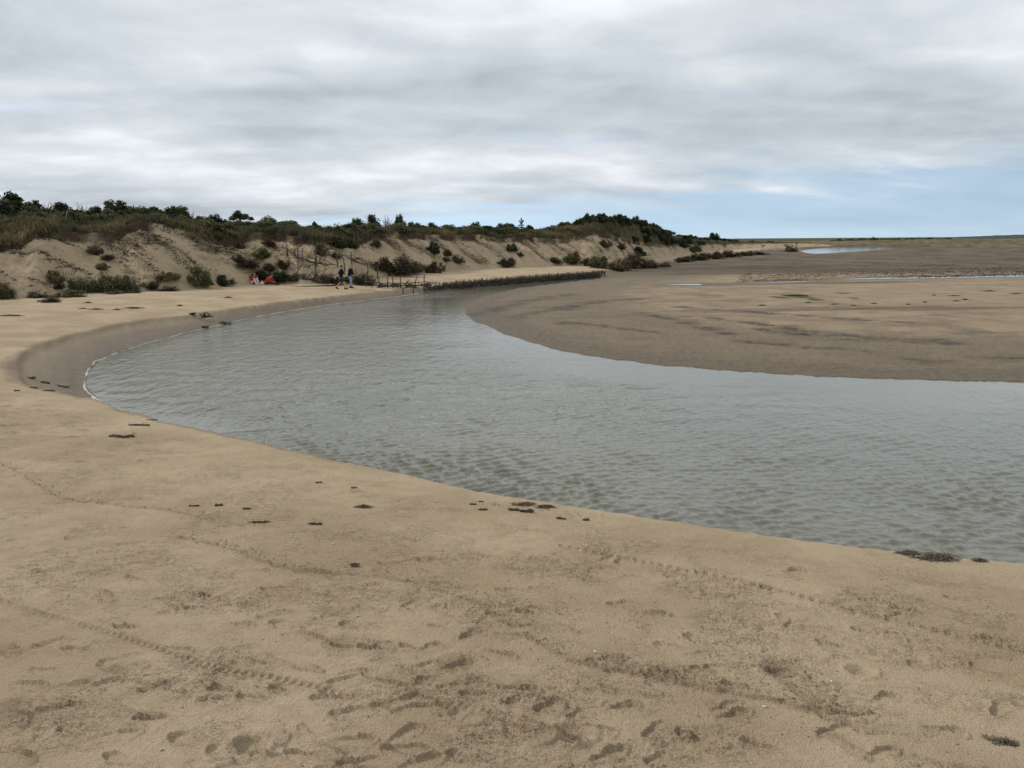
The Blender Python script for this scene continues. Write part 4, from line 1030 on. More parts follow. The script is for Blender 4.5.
# roots and dead grass hanging over the eroded lip
nh = 9000; hpx = q.uniform(-40, 640, nh); ha = az_of(hpx); hu = .90 + .11 * q.random(nh)
rf_, rl_, zl_, rc_, zc_ = dprof(ha); hrr = rf_ + hu * (rl_ - rf_); hz, hu2 = dune(ha, hrr)
hm = sstep(-.05, .35, fbm(ha * rf_ * .45, ha * 0 + 5, 3))
keep = q.random(nh) < .08 + .75 * hm; ha, hrr, hz, hm = ha[keep], hrr[keep], hz[keep], hm[keep]; nh = len(ha)
hpnt = np.stack([np.sin(ha) * hrr, np.cos(ha) * hrr, hz + .05], -1)
L = (.12 + .55 * q.random(nh)) * (.4 + .8 * hm); out = np.stack([-np.sin(ha), -np.cos(ha), 0 * ha], -1) * (.15 + .3 * q.random((nh, 1)))
sd2 = np.stack([np.cos(ha), -np.sin(ha), 0 * ha], -1) * .03
tipp = hpnt + out + np.array([0, 0, -1]) * L[:, None] + sd2 * q.normal(size=(nh, 1)) * 4
V = np.stack([hpnt - sd2, hpnt + sd2, tipp], 1).reshape(-1, 3); T = np.arange(3 * nh).reshape(-1, 3)
hc = np.array([[.040, .030, .018], [.065, .050, .028], [.055, .052, .026], [.10, .075, .042]])[q.integers(0, 4, nh)]
tag(mesh_np('hanging_roots', V, T, M_GRASS, False, {'tint': np.repeat(hc, 3, 0)}), 'dark roots and dead grass hanging over the eroded dune lip', 'roots', kind='stuff')
# turf crumbs and roots sliding down the face, in diagonal trains
nt = 12000; tpx = q.uniform(-40, 640, nt); tu = q.uniform(.08, .95, nt)
ta = az_of(tpx); rf_, rl_, zl_, rc_, zc_ = dprof(ta)
sl_ = fbm((ta * rf_ + 4.2 * tu) * .95, (ta * rf_ - 4 * tu) * .13, 5, .62)
kp = sl_ > (.14 - .12 * tu); ta, tu = ta[kp], tu[kp]; rf_, rl_ = rf_[kp], rl_[kp]
trr = rf_ + tu * (rl_ - rf_); tz, _ = dune(ta, trr)
tp = np.stack([np.sin(ta) * trr, np.cos(ta) * trr, tz - .02], -1)
tcol = np.array([[.05, .037, .022], [.085, .065, .036], [.06, .056, .03]])[q.integers(0, 3, len(ta))]
V, T, C = blades(tp, .03 + .08 * q.random(len(ta)), 1.4 + .8 * q.random(len(ta)), tcol, 6, 9, .07)
tag(mesh_np('turf_crumbs', V, T, M_GRASS, False, {'tint': C}), 'crumbled turf and roots strewn down the sandy dune face', 'turf', kind='stuff')
# low salt plants along the edge of the mud
nm_ = 2600; mp = q.uniform(740, 1060, nm_); my = 277.2 - (mp - 840) * .021 - np.abs(q.normal(size=nm_)) * 4.5 - 1.0
P = at(mp, my, .6); P[:, 2] = ground(P[:, 0], P[:, 1])
mc = np.array([[.070, .040, .027], [.058, .045, .030], [.085, .058, .038]])[q.integers(0, 3, nm_)]
V, T, C = blades(P, .03 + .05 * q.random(nm_), .5 + .5 * q.random(nm_), mc, 5, 3, .06)
tag(mesh_np('salt_plants', V, T, M_GRASS, False, {'tint': C}), 'low reddish brown salt plants fringing the far mud flat', 'plants', kind='stuff')

# ================================================================== foam along the water's edge
fpx = [(124, 411), (112, 407), (100, 402), (92, 397), (85.5, 390), (84, 384), (86, 374), (92, 365), (106, 356.5), (143, 343.8), (180, 334.5), (203, 328.5), (232, 322.0), (242, 319.5), (287, 311), (336, 303.6), (394, 297.2), (418, 293.5)]
FP = chaikin(np.array([at(*p, .015)[:2] for p in fpx]), 3)
nfo = 1200; sl = np.concatenate([[0], np.cumsum(np.hypot(*np.diff(FP, axis=0).T))]); ss = np.linspace(0, sl[-1], nfo)
fx = np.interp(ss, sl, FP[:, 0]); fy = np.interp(ss, sl, FP[:, 1])
tx, ty_ = np.gradient(fx), np.gradient(fy); tl = np.hypot(tx, ty_); nx_, ny_ = -ty_ / tl, tx / tl
wd = np.clip(.018 + .055 * fbm(ss * 1.3, ss * 0 + 1, 4, .6) + .035 * np.exp(-((ss - 2.2) / 1.3) ** 2) + .0016 * ss, .003, .4)
wd *= np.interp(ss, [0, 6, 14, 60], [1, 1, .7, .55])
wd *= .12 + 1.05 * sstep(-.22, .12, fbm(ss * .8 + 3, ss * 0 + 9, 4, .6))
shift = .14 * fbm(ss * .6, ss * 0 + 6, 4)
V = []
for k, (o_, zz) in enumerate([(-1, .006), (-.5, .022), (0, .03), (.5, .022), (1, .006)]):
    jj = wd * o_ + shift + .02 * fbm(ss * 5, ss * 0 + k * 3, 2)
    X, Y = fx + nx_ * jj, fy + ny_ * jj
    V.append(np.stack([X, Y, np.maximum(ground(X, Y), 0) + zz], -1))
fo = mesh_np('foam_line', np.array(V).reshape(-1, 3), grid_faces(5, nfo), M_FOAM, True)
tag(fo, 'thin broken line of white foam lapping the curved left shore', 'foam', kind='stuff')

# ================================================================== brushwood revetment and old fences
rv = random.Random(77)
def along(pts, zoff=None):
    P = np.array([at(p[0], p[1], p[2])[:3] for p in pts]); P = chaikin(P, 2)
    s = np.concatenate([[0], np.cumsum(np.linalg.norm(np.diff(P, axis=0), axis=1))])
    return lambda d: Vector([float(np.interp(d, s, P[:, i])) for i in range(3)]), float(s[-1])
path, plen = along([(424, 290.5, .08), (450, 288.2, .08), (470, 286.6, .08), (520, 281.8, .10), (560, 278.8, .12), (590, 276.4, .15), (604, 275, .18)])
rvt = empty('brushwood_revetment', path(0), 'dark revetment of stakes and brushwood lining the far side of the channel', 'revetment')
base = path(0)
npost = 58
for i in range(npost):
    p = path(plen * min(1, max(0, (i + rv.uniform(-.45, .45)) / (npost - 1)))) - base
    h = rv.uniform(.20, .62)
    mb = MB(); lx, ly = rv.uniform(-.09, .09), rv.uniform(-.09, .09)
    mb.tube([(0, 0, -.3), (lx * .5, ly * .5, h * .5), (lx, ly, h)], [.085, .08, .06], 7)
    o = mb.build('stake', M_WOOD if i % 3 else M_DARKWOOD, rvt); o.location = p + Vector((rv.uniform(-.08, .08), rv.uniform(-.25, .25), 0))
mb = MB(); mb2 = MB()
for i in range(1250):
    d = rv.uniform(0, plen - 1.5) ; p = path(d) - base; p2 = path(min(plen, d + rv.uniform(.5, 1.8))) - base
    dens = min(1, .35 + d / 14)
    if rv.random() > dens: continue
    z0 = rv.uniform(-.14, .30); off = Vector((rv.uniform(-.1, .2), rv.uniform(-.34, .42), 0))
    (mb if i % 5 < 3 else mb2).tube([p + off + Vector((0, 0, z0)), p.lerp(p2, .5) + off + Vector((0, rv.uniform(-.1, .1), z0 + rv.uniform(-.05, .10))), p2 + off + Vector((0, 0, z0 + rv.uniform(-.12, .16)))], [.03, .026, .012], 4)
tag(mb2.build('brushwood', M_WOOD, rvt), kind='stuff'); tag(mb.build('brushwood', M_DARKWOOD, rvt), kind='stuff')
mb = MB()
for i in range(900):
    d = rv.uniform(2, plen); p = path(d) - base + Vector((rv.uniform(-.1, .3), rv.uniform(-.2, .5), rv.uniform(.18, .38)))
    mb.tube([p, p + Vector((rv.uniform(-.25, .25), rv.uniform(-.2, .2), rv.uniform(.05, .36)))], [.022, .008], 4)
tag(mb.build('loose_twigs', M_WOOD, rvt), kind='stuff')
# broken low fence at the near end
bf = hit1(379, 287); bfence = empty('broken_fence', bf, 'broken low wooden fence of thin posts and rails at the near end of revetment', 'fence')
posts = [(366, 287, 11, -.5), (372, 287.5, 8, .3), (379, 288, 12, .2), (388, 288, 12, -.2), (393, 288, 12, .0), (400.5, 288.5, 13, .2), (403, 294, 7, 0), (413.5, 295, 10, .1), (414, 285, 11, 4.5), (424, 285, 11, .6), (425.5, 293, 10, .2), (436, 291.5, 9, .1), (440, 290.5, 8, -.2)]
tops = []
for (px, by, h, lean) in posts:
    p = hit1(px, by); m = ppm(p); mb = MB(); H = h / m
    mb.tube([(0, 0, -.3), (lean / m * .5, 0, H * .5), (lean / m, .02, H)], [.048, .042, .034], 6)
    o = mb.build('post', M_DARKWOOD, bfence); o.location = p - bf; tops.append((p - bf, H))
def rail(a, b, fa, fb, r=.034):
    A = tops[a][0] + Vector((0, -.05, tops[a][1] * fa)); B = tops[b][0] + Vector((0, -.05, tops[b][1] * fb))
    mb = MB(); mb.tube([A, A.lerp(B, .5) + Vector((0, 0, -.04)), B], [r, r, r * .8], 5); mb.build('rail', M_DARKWOOD, bfence)
for a in ((0, 1, .5, .7), (1, 2, .6, .45), (2, 3, .42, .44), (3, 4, .44, .45), (4, 5, .42, .40), (5, 8, .38, .2), (8, 9, .2, .3), (2, 3, .18, .15), (3, 5, .12, .18), (9, 12, .35, .9), (6, 7, .8, .9), (7, 10, .95, .8), (10, 11, .8, .9)): rail(*a)
# old fence poles leaning on the slope
pf = hit1(298, 266); pfence = empty('slope_fence', pf, 'old fence of tall thin poles and sagging wire standing on the slope above walkers', 'fence')
poles = [(287.5, 256, 12), (298, 268, 20), (316, 277, 27), (317, 266, 17), (338, 268, 19), (345, 272, 14), (352, 268, 15), (368, 281, 16), (377.5, 279, 14)]
pt = []
for (px, by, h) in poles:
    p = hit1(px, by); m = ppm(p); H = h / m; mb = MB(); lx = rv.uniform(-.12, .12)
    mb.tube([(0, 0, -.3), (lx * .4, 0, H * .5), (lx, 0, H)], [.055, .05, .04], 6); o = mb.build('pole', M_WOOD, pfence); o.location = p - pf; pt.append(p - pf + Vector((lx * .8, 0, H * .85)))
for a, b in ((0, 1), (1, 3), (3, 4), (4, 5), (5, 6), (6, 8)):
    mb = MB(); A, B = pt[a], pt[b]; mb.tube([A, A.lerp(B, .5) + Vector((0, 0, -.18)), B], .014, 4); mb.build('wire', M_WOOD, pfence)
# pale hanging root on the scarp near the left edge
p = hit1(70, 226); p2 = hit1(70, 243); rt = empty('hanging_root', p, 'pale bleached root hanging down the dark scarp near the left edge', 'root')
dv = p2 - p; f_ = Vector((0, -.35, 0)); mb = MB(); mb.tube([f_ + Vector((.10, 0, .9)), f_ + Vector((-.12, 0, .35)), f_, f_ + dv * .45 + Vector((-.06, 0, 0)), dv + f_ * .6 + Vector((.06, 0, 0))], [.035, .05, .055, .045, .025], 6); mb.build('root', M_PALEWOOD, rt)

# fallen dead trees tangled at the dune foot
def dead_tree(name, pts, label, nbr, r0, seed, mat, spread=1.2, rz=True):
    q = random.Random(seed); P = [hit1(a, b) + Vector((0, 0, dz)) for a, b, dz in pts]; b0 = P[0]
    o = empty(name, b0, label, 'dead tree')
    L = [p - b0 for p in P]; n = len(L); mb = MB(); mb.tube(L, [r0 * (1 - .75 * i / (n - 1)) for i in range(n)], 8); mb.build('trunk', mat, o)
    for i in range(nbr):
        t = q.uniform(.15, 1) * (n - 1); k = min(int(t), n - 2); A = L[k].lerp(L[k + 1], t - k)
        d = Vector((q.uniform(-1, 1), q.uniform(-.6, .3), q.uniform(-.25, 1))).normalized() * q.uniform(.5, 1) * spread
        mb = MB(); B = A + d * .5 + Vector((0, 0, .06)); C_ = A + d
        mb.tube([A, B, C_], [r0 * .34, r0 * .24, r0 * .08], 5)
        br = mb.build('branch', mat, o); mb = MB()
        for s_ in range(4):
            e = Vector((q.uniform(-1, 1), q.uniform(-.5, .5), q.uniform(-.2, 1))).normalized() * q.uniform(.2, .5) * spread
            st_ = A.lerp(C_, q.uniform(.4, .95)); mb.tube([st_, st_ + e], [r0 * .14, r0 * .05], 4)
        mb.build('twigs', mat, br)
    return o
dead_tree('dead_tree', [(283, 250, .3), (298, 262, .4), (310, 269, .5), (322, 271, .55), (336, 271.5, .5)], 'fallen dead trunk slanting down the slope from upper left to the walkers', 15, .11, 3, M_WOOD, 1.3)
dead_tree('dead_tree', [(293, 279, .1), (303, 272, .5), (310, 266, .7)], 'bleached dead branches propped in the tangle right of red people', 14, .08, 4, M_PALEWOOD, 1.2)
dead_tree('dead_tree', [(296, 282, .1), (315, 282, .25), (332, 282, .25)], 'dark dead trunk lying along the dune foot behind the walkers', 20, .12, 5, M_DARKWOOD, 1.1)
dead_tree('dead_tree', [(350, 279, .2), (362, 283, .3), (376, 285, .25)], 'dark fallen trunk right of the walkers by the broken fence', 16, .11, 6, M_DARKWOOD, 1.0)
dead_tree('dead_tree', [(352, 263, .2), (362, 267, .25), (372, 269, .2)], 'thin fallen branch lying on sand above the broken fence', 6, .06, 7, M_WOOD, .6)
dead_tree('dead_tree', [(377, 287.5, .05), (392, 288, .15), (408, 287, .12), (424, 286.5, .1)], 'low dark tangle of branches lying along the broken fence', 22, .07, 11, M_WOOD, .55)
HEAP = [(381, 288.5, 15, 5, 'brown', 'small brush heap at the left posts of the broken fence'), (394, 289, 15, 5, 'brown', 'small brush heap at the middle posts of the broken fence'), (409, 289.3, 15, 5, 'brown', 'small brush heap at the right posts of the broken fence'), (424, 289, 14, 6, 'brown', 'small brush heap joining the broken fence to the revetment'), (298, 284, 26, 9, 'brown', 'dark brush heap under the left end of the dead branches'), (318, 284.5, 26, 9, 'brown', 'dark brush heap in the middle of the fallen timber'), (333, 285, 20, 9, 'brown', 'dark brush heap directly behind the walker in green shorts'), (358, 286.5, 24, 13, 'brown', 'dark brush heap right of the walker in jeans'), (368, 287.5, 18, 9, 'brown', 'dark brush heap against the start of the broken fence'), (344, 284, 16, 8, 'brown', 'dark brush heap seen between the two walkers')]
for (px, by, w, h, kind, lab) in HEAP:
    p = hit1(px, by - 1.0); m = ppm(p); shrub('brush_heap', p + Vector((0, .8, 0)), w / m * 1.1, h / m * 1.1, kind, lab, 'brush', 'brush heaps among the fallen timber', .05)

# ================================================================== driftwood, seaweed, clods, shells
def log(px, py, lpx, rpx, ang, label, mat=None, seed=0, name='driftwood', ridges=False):
    p = Vector(hit(px, py)[0]); p.z = surf(p.x, p.y); m = ppm(p); L = lpx / m; r = rpx / m
    q = random.Random(seed); o = empty(name, p, label, 'driftwood', None, ang)
    mb = MB(); n = 7; pts = []; rad = []
    for i in range(n):
        t = i / (n - 1) - .5; pts.append((t * L, q.uniform(-.12, .12) * r * 2, r * .55 + q.uniform(-.25, .3) * r)); rad.append(r * q.uniform(.75, 1.15) * (1 if 0 < i < n - 1 else .7))
    mb.tube(pts, rad, 7, flat=.75); mb.build('trunk', mat or M_DARKWOOD, o)
    for k in range(3):
        mb = MB(); t = q.uniform(-.45, .45) * L; a = q.uniform(-1.2, 1.2)
        mb.tube([(t, 0, r * .8), (t + q.uniform(-.4, .4) * L * .4, math.sin(a) * L * .18, r * q.uniform(1.0, 1.7)), (t + q.uniform(-.5, .5) * L * .5, math.sin(a) * L * .3, r * q.uniform(.6, 2.0))], [r * .3, r * .2, r * .08], 5)
        mb.build('branch_stub', mat or M_DARKWOOD, o)
    return o
LOGS = [(31, 376, 11, 1.8, -.35, 'thick dark driftwood piece at the left end of shore row'), (45, 380.5, 12, 1.6, -.4, 'second dark driftwood piece in the row on the wet slope'), (63, 386, 22, 1.2, -.55, 'long thin driftwood stick ending the row near the foam'),
 (34, 388.5, 10, 1.2, -.3, 'short dark driftwood piece below the shore row, left one'), (49, 391, 14, 1.0, -.2, 'thin dark driftwood piece below the shore row, right one'), (17, 391, 6, 1.0, .0, 'small dark stub of wood left of the lower pieces'),
 (139, 425.5, 22, 1.4, -.08, 'flat dark driftwood plank on sand left of the water-edge log'), (188, 424, 16, 2.3, -.10, 'blocky dark log lying right at the near water edge'), (168, 421, 18, .9, -.35, 'thin dark stick leading to the blocky log at water edge'), (152, 420.5, 12, .8, .1, 'faint thin stick left of the thin dark stick by water'),
 (514, 511, 11, 1.9, -.1, 'left piece of the two dark driftwood bits above mid shore'), (527, 512.5, 14, 2.2, -.12, 'right and larger piece of the two driftwood bits mid shore'), (561, 519, 10, 1.6, -.3, 'small dark stick right of the two driftwood bits'), (586, 520.5, 6, 1.9, .1, 'dark nub of wood right of the small stick mid shore'),
 (259, 522.5, 22, 1.4, .10, 'narrow dark stick on the left sand near crumbly line'), (315, 525, 14, 1.8, .0, 'short dark wood block on the sand right of narrow stick'), (219, 507, 8, 1.7, .1, 'small dark wood chip left of the narrow stick on sand'), (194, 508, 10, 1.1, .15, 'flat dark sliver left of the small wood chip'),
 (319, 483.5, 7, 1.3, .0, 'tiny dark chip on the sand below left water edge'), (354, 488, 6, 1.2, .0, 'tiny dark chip right of the other on upper sand'), (247, 511, 8, 1.2, .1, 'small dark sliver above the narrow stick'),
 (473, 505, 7, 1.2, .0, 'small dark chip left of the two driftwood bits'), (483, 510, 10, 1.4, .0, 'dark chip pair nearest left of the driftwood bits'), (481, 502, 5, .9, .0, 'tiny speck of wood above the dark chip pair')]
for i, (px, py, l, r, a, lab) in enumerate(LOGS): log(px, py, l, r * .85, a, lab, (None, M_WOOD, M_BARK)[i % 3], i)
log(122, 437.5, 24, 1.9, .06, 'ribbed greyish driftwood plank on the sand left of near shore', M_WOOD, 90)
# snagged branch on the wet slope at left
def snag(px, py, wpx, hpx, lab, seed):
    p = Vector(hit(px, py)[0]); m = ppm(p); q = random.Random(seed); o = empty('snagged_branch', p, lab, 'driftwood')
    W_, H_ = wpx / m, hpx / m
    mb = MB(); mb.tube([(-W_ * .4, 0, .03), (0, .03, H_ * .25), (W_ * .45, 0, H_ * .3)], [.035, .05, .02], 6); mb.build('trunk', M_DARKWOOD, o)
    for k in range(9):
        mb = MB(); x = q.uniform(-.35, .35) * W_; mb.tube([(x, 0, H_ * .2), (x + q.uniform(-.15, .15) * W_, q.uniform(-.2, .2), H_ * q.uniform(.4, .7)), (x + q.uniform(-.3, .3) * W_, q.uniform(-.3, .3), H_ * q.uniform(.5, 1))], [.026, .018, .006], 5)
        for s_ in range(3):
            a = Vector((x, 0, H_ * q.uniform(.2, .6))); mb.tube([a, a + Vector((q.uniform(-.2, .2) * W_, q.uniform(-.2, .2), q.uniform(0, .3) * H_))], [.012, .005], 4)
        mb.build('branch', M_DARKWOOD, o)
snag(207, 319, 15, 8, 'dark branchy snag stranded on the wet slope of the left shore', 1)
snag(226, 325.5, 12, 5, 'small twig cluster caught at the foam right of the snag', 2)
snag(205, 328.5, 8, 3, 'small dark driftwood tangle at the foam below the snag', 3)
snag(193, 315, 6, 2.5, 'tiny twig left of the dark snag on the left shore', 4)
# seaweed heaps
M_GREENWEED = mat_tint('green_weed', .8, .2, nscale=20, base=(.055, .066, .024), var=.5)
def weed(px, py, wpx, hpx, n, label, seed, cat='seaweed', M_WEED=M_WEED, name='seaweed_heap'):
    p = Vector(hit(px, py)[0]); p.z = surf(p.x, p.y); m = ppm(p); q = random.Random(seed); W_ = wpx / m; D_ = W_ * .55; H_ = hpx / m
    o = empty(name, p, label, cat)
    mb = MB(); mb.blob((0, 0, H_ * .2), (W_ * .30, D_ * .22, H_ * .35), 12, 6, .45, seed); mb.build('matted_base', M_WEED, o)
    mb = MB()
    for i in range(n * 2):
        t = q.uniform(0, 6.28); d = q.random() ** .8 * .55; x, y = math.cos(t) * d * W_, math.sin(t) * d * D_
        a = q.gauss(0, .6); l = q.uniform(.06, .2) * W_; h = H_ * (1 - d * 1.6) * q.uniform(.4, 1.0)
        mb.tube([(x - math.cos(a) * l, y - math.sin(a) * l, .006 + h * .3), (x, y, .008 + h), (x + math.cos(a) * l, y + math.sin(a) * l, .005 + h * .2)], [.003, .007, .002], 4, flat=.5)
    mb.build('fronds', M_WEED, o)
weed(936, 558.5, 42, 3.6, 60, 'largest dark seaweed heap at the near water edge on right', 1)
weed(908, 554, 22, 2.5, 45, 'thin seaweed trail left of the largest heap at water edge', 2)
weed(979, 561, 14, 3, 30, 'small seaweed lump right of the largest heap', 3)
weed(1004, 559.5, 36, 2.5, 60, 'long thin seaweed strip at water edge near right border', 4)
weed(545, 508, 18, 3, 40, 'small dark seaweed heap right above the driftwood bits', 5)
weed(524, 505, 22, 2, 40, 'thin seaweed scatter above the driftwood bits', 6)
weed(1004, 744, 24, 5, 60, 'dark seaweed clump at the bottom right corner', 7)
weed(355, 569, 10, 2.5, 30, 'small dark seaweed tuft at right end of the crumbly line', 8)
weed(363, 507, 16, 3, 40, 'brown seaweed tuft on the upper sand right of middle chips', 9)
# litter on the dry sand below the dune
for i, (px, py, l, lab) in enumerate([(83, 309, 8, 'small litter patch left of three on sand below the dune foot bushes'), (96, 309.5, 12, 'dark litter patch in middle of row below the dune foot bushes'), (117, 310, 8, 'dark litter dot right of the middle litter patch'), (133, 308.5, 18, 'long litter patch at right end of row below the dune bushes'), (10, 316, 22, 'faint long litter patch near the left edge on dry sand'), (228, 298, 8, 'litter patch on dry sand left of the snag and below red people'), (180, 306, 6, 'tiny litter spot on dry sand above the snag'), (88, 303, 7, 'tiny litter spot below the straw coloured turf')]):
    weed(px, py, l * 1.15, 1.6, 40, lab, 200 + i, 'litter', M_WEED, 'shore_litter')
# dark spots on the sandbar
for i, (px, py, w, lab) in enumerate([(762, 305.5, 8, 'left dark weed spot in front of the green patch on sandbar'), (834, 304.5, 9, 'dark weed spot below right of the green patch on sandbar'), (853, 306, 7, 'dark weed spot right of the one below the green patch'), (874, 304, 8, 'middle dark weed spot of the row right of green patch'), (908, 305, 5, 'small dark weed spot at right end of that sandbar row'), (954, 296, 14, 'flat dark weed strip high on the right sandbar'), (956, 301.5, 9, 'dark weed spot just under the flat strip on right sandbar'), (965, 299.8, 7, 'small weed spot right below the flat strip'), (989, 291.5, 18, 'long dark weed strip on the upper right sandbar'), (1016, 294, 16, 'dark weed strip near the right border on sandbar'), (925, 302.5, 6, 'small weed spot left of the paired spots on right sandbar'), (808, 303, 7, 'faint weed spot under the green patch centre'), (934, 295.5, 5, 'tiny weed spot left of the flat weed strip')]):
    weed(px, py, w, 1.3, 30, lab, 40 + i)
weed(797, 296, 24, 1.6, 120, 'green weed patch on the pale sandbar', 70, 'seaweed', M_GREENWEED)
# straw stem lying on the foreground
p = Vector(hit(408, 597)[0]); p.z = surf(p.x, p.y); o = empty('straw_stem', p, 'thin pale straw stem lying on the bare sand mid foreground', 'straw')
mb = MB(); a1 = at(399, 603, p.z) - np.array(p); a2 = at(420, 590, p.z) - np.array(p)
mb.tube([(a1[0], a1[1], .012), (0, .01, .018), (a2[0], a2[1], .014)], [.004, .004, .003], 5); mb.build('stem', M_STRAW, o)
mb = MB(); mb.tube([(0, 0, .018), (.05, .03, .03)], [.003, .001], 4); mb.build('side_shoot', M_STRAW, o)
# shells
for i, (px, py, lab) in enumerate([(222, 513, 'tiny white shell on sand by the small wood chip'), (333, 545, 'tiny white shell below the short wood block'), (595, 652, 'tiny white shell on the rough sand at centre bottom'), (580, 551, 'tiny white shell near the start of right tyre track'), (831, 683, 'tiny white shell beside the round hole in sand'), (764, 709, 'tiny white shell on the disturbed sand lower right'), (655, 543, 'tiny white shell near mid shore below the wood nub')]):
    p = Vector(hit(px, py)[0]); p.z = surf(p.x, p.y) + .004
    mb = MB(); V = [(0, 0, .010)]; n = 14
    for j in range(n + 1):
        t = -1.2 + 2.4 * j / n; rr_ = .018 * (1 + .06 * (j % 2)); V.append((math.sin(t) * rr_, math.cos(t) * rr_ - .006, .002))
    V.append((0, -.010, .003)); mb.add(V, [(0, j + 1, j + 2) for j in range(n)] + [(0, n + 1, n + 2), (0, n + 2, 1)])
    o = mb.build('shell', M_SHELL, None, False); o.location = p; o.rotation_euler = (0, 0, i * 1.1); tag(o, lab, 'shell', 'tiny white shells on the sand')
# clods: crumbs of damp sand and wrack, too many to count
CL = []; cr_ = random.Random(9)
def scatter_line(pts, n, spread, smin, smax):
    P = line_world(pts); s = np.concatenate([[0], np.cumsum(np.hypot(*np.diff(P, axis=0).T))])
    for i in range(n):
        d = cr_.uniform(0, s[-1]); CL.append((float(np.interp(d, s, P[:, 0])) + cr_.gauss(0, spread), float(np.interp(d, s, P[:, 1])) + abs(cr_.gauss(0, spread)) * .9, smin + (smax - smin) * cr_.random() ** 3))
scatter_line([(0, 464), (30, 480), (60, 500), (115, 506), (175, 513), (215, 523)], 220, .10, .004, .016)
scatter_line([(180, 538), (232, 549), (262, 563), (290, 572), (318, 574)], 330, .09, .004, .014)
scatter_line([(318, 574), (400, 580), (470, 600), (512, 628)], 260, .16, .003, .012)
scatter_line([(525, 636), (560, 655), (590, 668), (620, 672), (660, 681), (700, 690), (760, 700), (830, 716)], 520, .10, .003, .013)
scatter_line([(760, 668), (790, 690), (820, 716), (860, 735)], 380, .18, .003, .014)
scatter_line([(520, 600), (600, 630), (700, 650), (800, 690)], 420, .40, .003, .012)
scatter_line([(470, 505), (530, 508), (600, 520)], 120, .12, .004, .014)
for i in range(1500):
    r = 1 / cr_.uniform(1 / 14, 1 / 4.2); a = cr_.uniform(-.6, .6); CL.append((math.sin(a) * r, math.cos(a) * r, .002 + .011 * cr_.random() ** 4))
mb = MB(); md = MB()
for i, (x, y, s_) in enumerate(CL):
    if surf(x, y) < .24: continue
    t = md if cr_.random() < .10 else mb; s_ *= .72
    z = surf(x, y); e = s_ * cr_.uniform(1.0, 2.2); a = cr_.uniform(0, 3.1); c_, sn = math.cos(a), math.sin(a)
    V = [(e, 0, 0), (0, s_, 0), (-e * .8, .1 * s_, 0), (0, -s_, 0), (.1 * e, 0, s_ * .9), (0, 0, -s_)]
    V = [(x + vx * c_ - vy * sn, y + vx * sn + vy * c_, z + vz + s_ * .25) for vx, vy, vz in V]
    t.add(V, [(0, 1, 4), (1, 2, 4), (2, 3, 4), (3, 0, 4), (1, 0, 5), (2, 1, 5), (3, 2, 5), (0, 3, 5)])
tag(mb.build('sand_clods', M_CLOD, None, False), 'countless small sand crumbs scattered over the foreground beach', 'sand crumbs', kind='stuff')
tag(md.build('wrack_crumbs', M_WEED, None, False), 'countless small dark wrack crumbs scattered along the tide lines', 'wrack', kind='stuff')

# ================================================================== people
M_SKIN = mat_tint('skin', .6, .3, nscale=6, base=(.46, .29, .21), var=.08)
def cloth(name, c): return mat_tint(name, .85, .15, nscale=9, base=c, var=.22)
M_BLACK = cloth('black_cloth', (.012, .012, .014)); M_GREEN = cloth('green_cloth', (.034, .046, .028)); M_JEANS = cloth('pale_denim', (.27, .33, .42)); M_RED = cloth('red_jacket', (.42, .018, .026)); M_WHITE = cloth('white_cloth', (.68, .64, .60)); M_DKTROU = cloth('dark_trousers', (.03, .028, .03)); M_SHOE = cloth('brown_shoe', (.07, .03, .02)); M_HAIRG = cloth('grey_hair', (.26, .25, .22)); M_HAIRD = cloth('dark_hair', (.03, .022, .016)); M_ORANGE = cloth('orange_red_jacket', (.50, .05, .03))
def remesh(o, vox):
    md_ = o.modifiers.new('remesh', 'REMESH'); md_.mode = 'VOXEL'; md_.voxel_size = vox; md_.use_smooth_shade = True
    sm_ = o.modifiers.new('smooth', 'SMOOTH'); sm_.iterations = 3; sm_.factor = .5
def limb(mb, pts, rad, n=10): mb.tube(pts, rad, n)
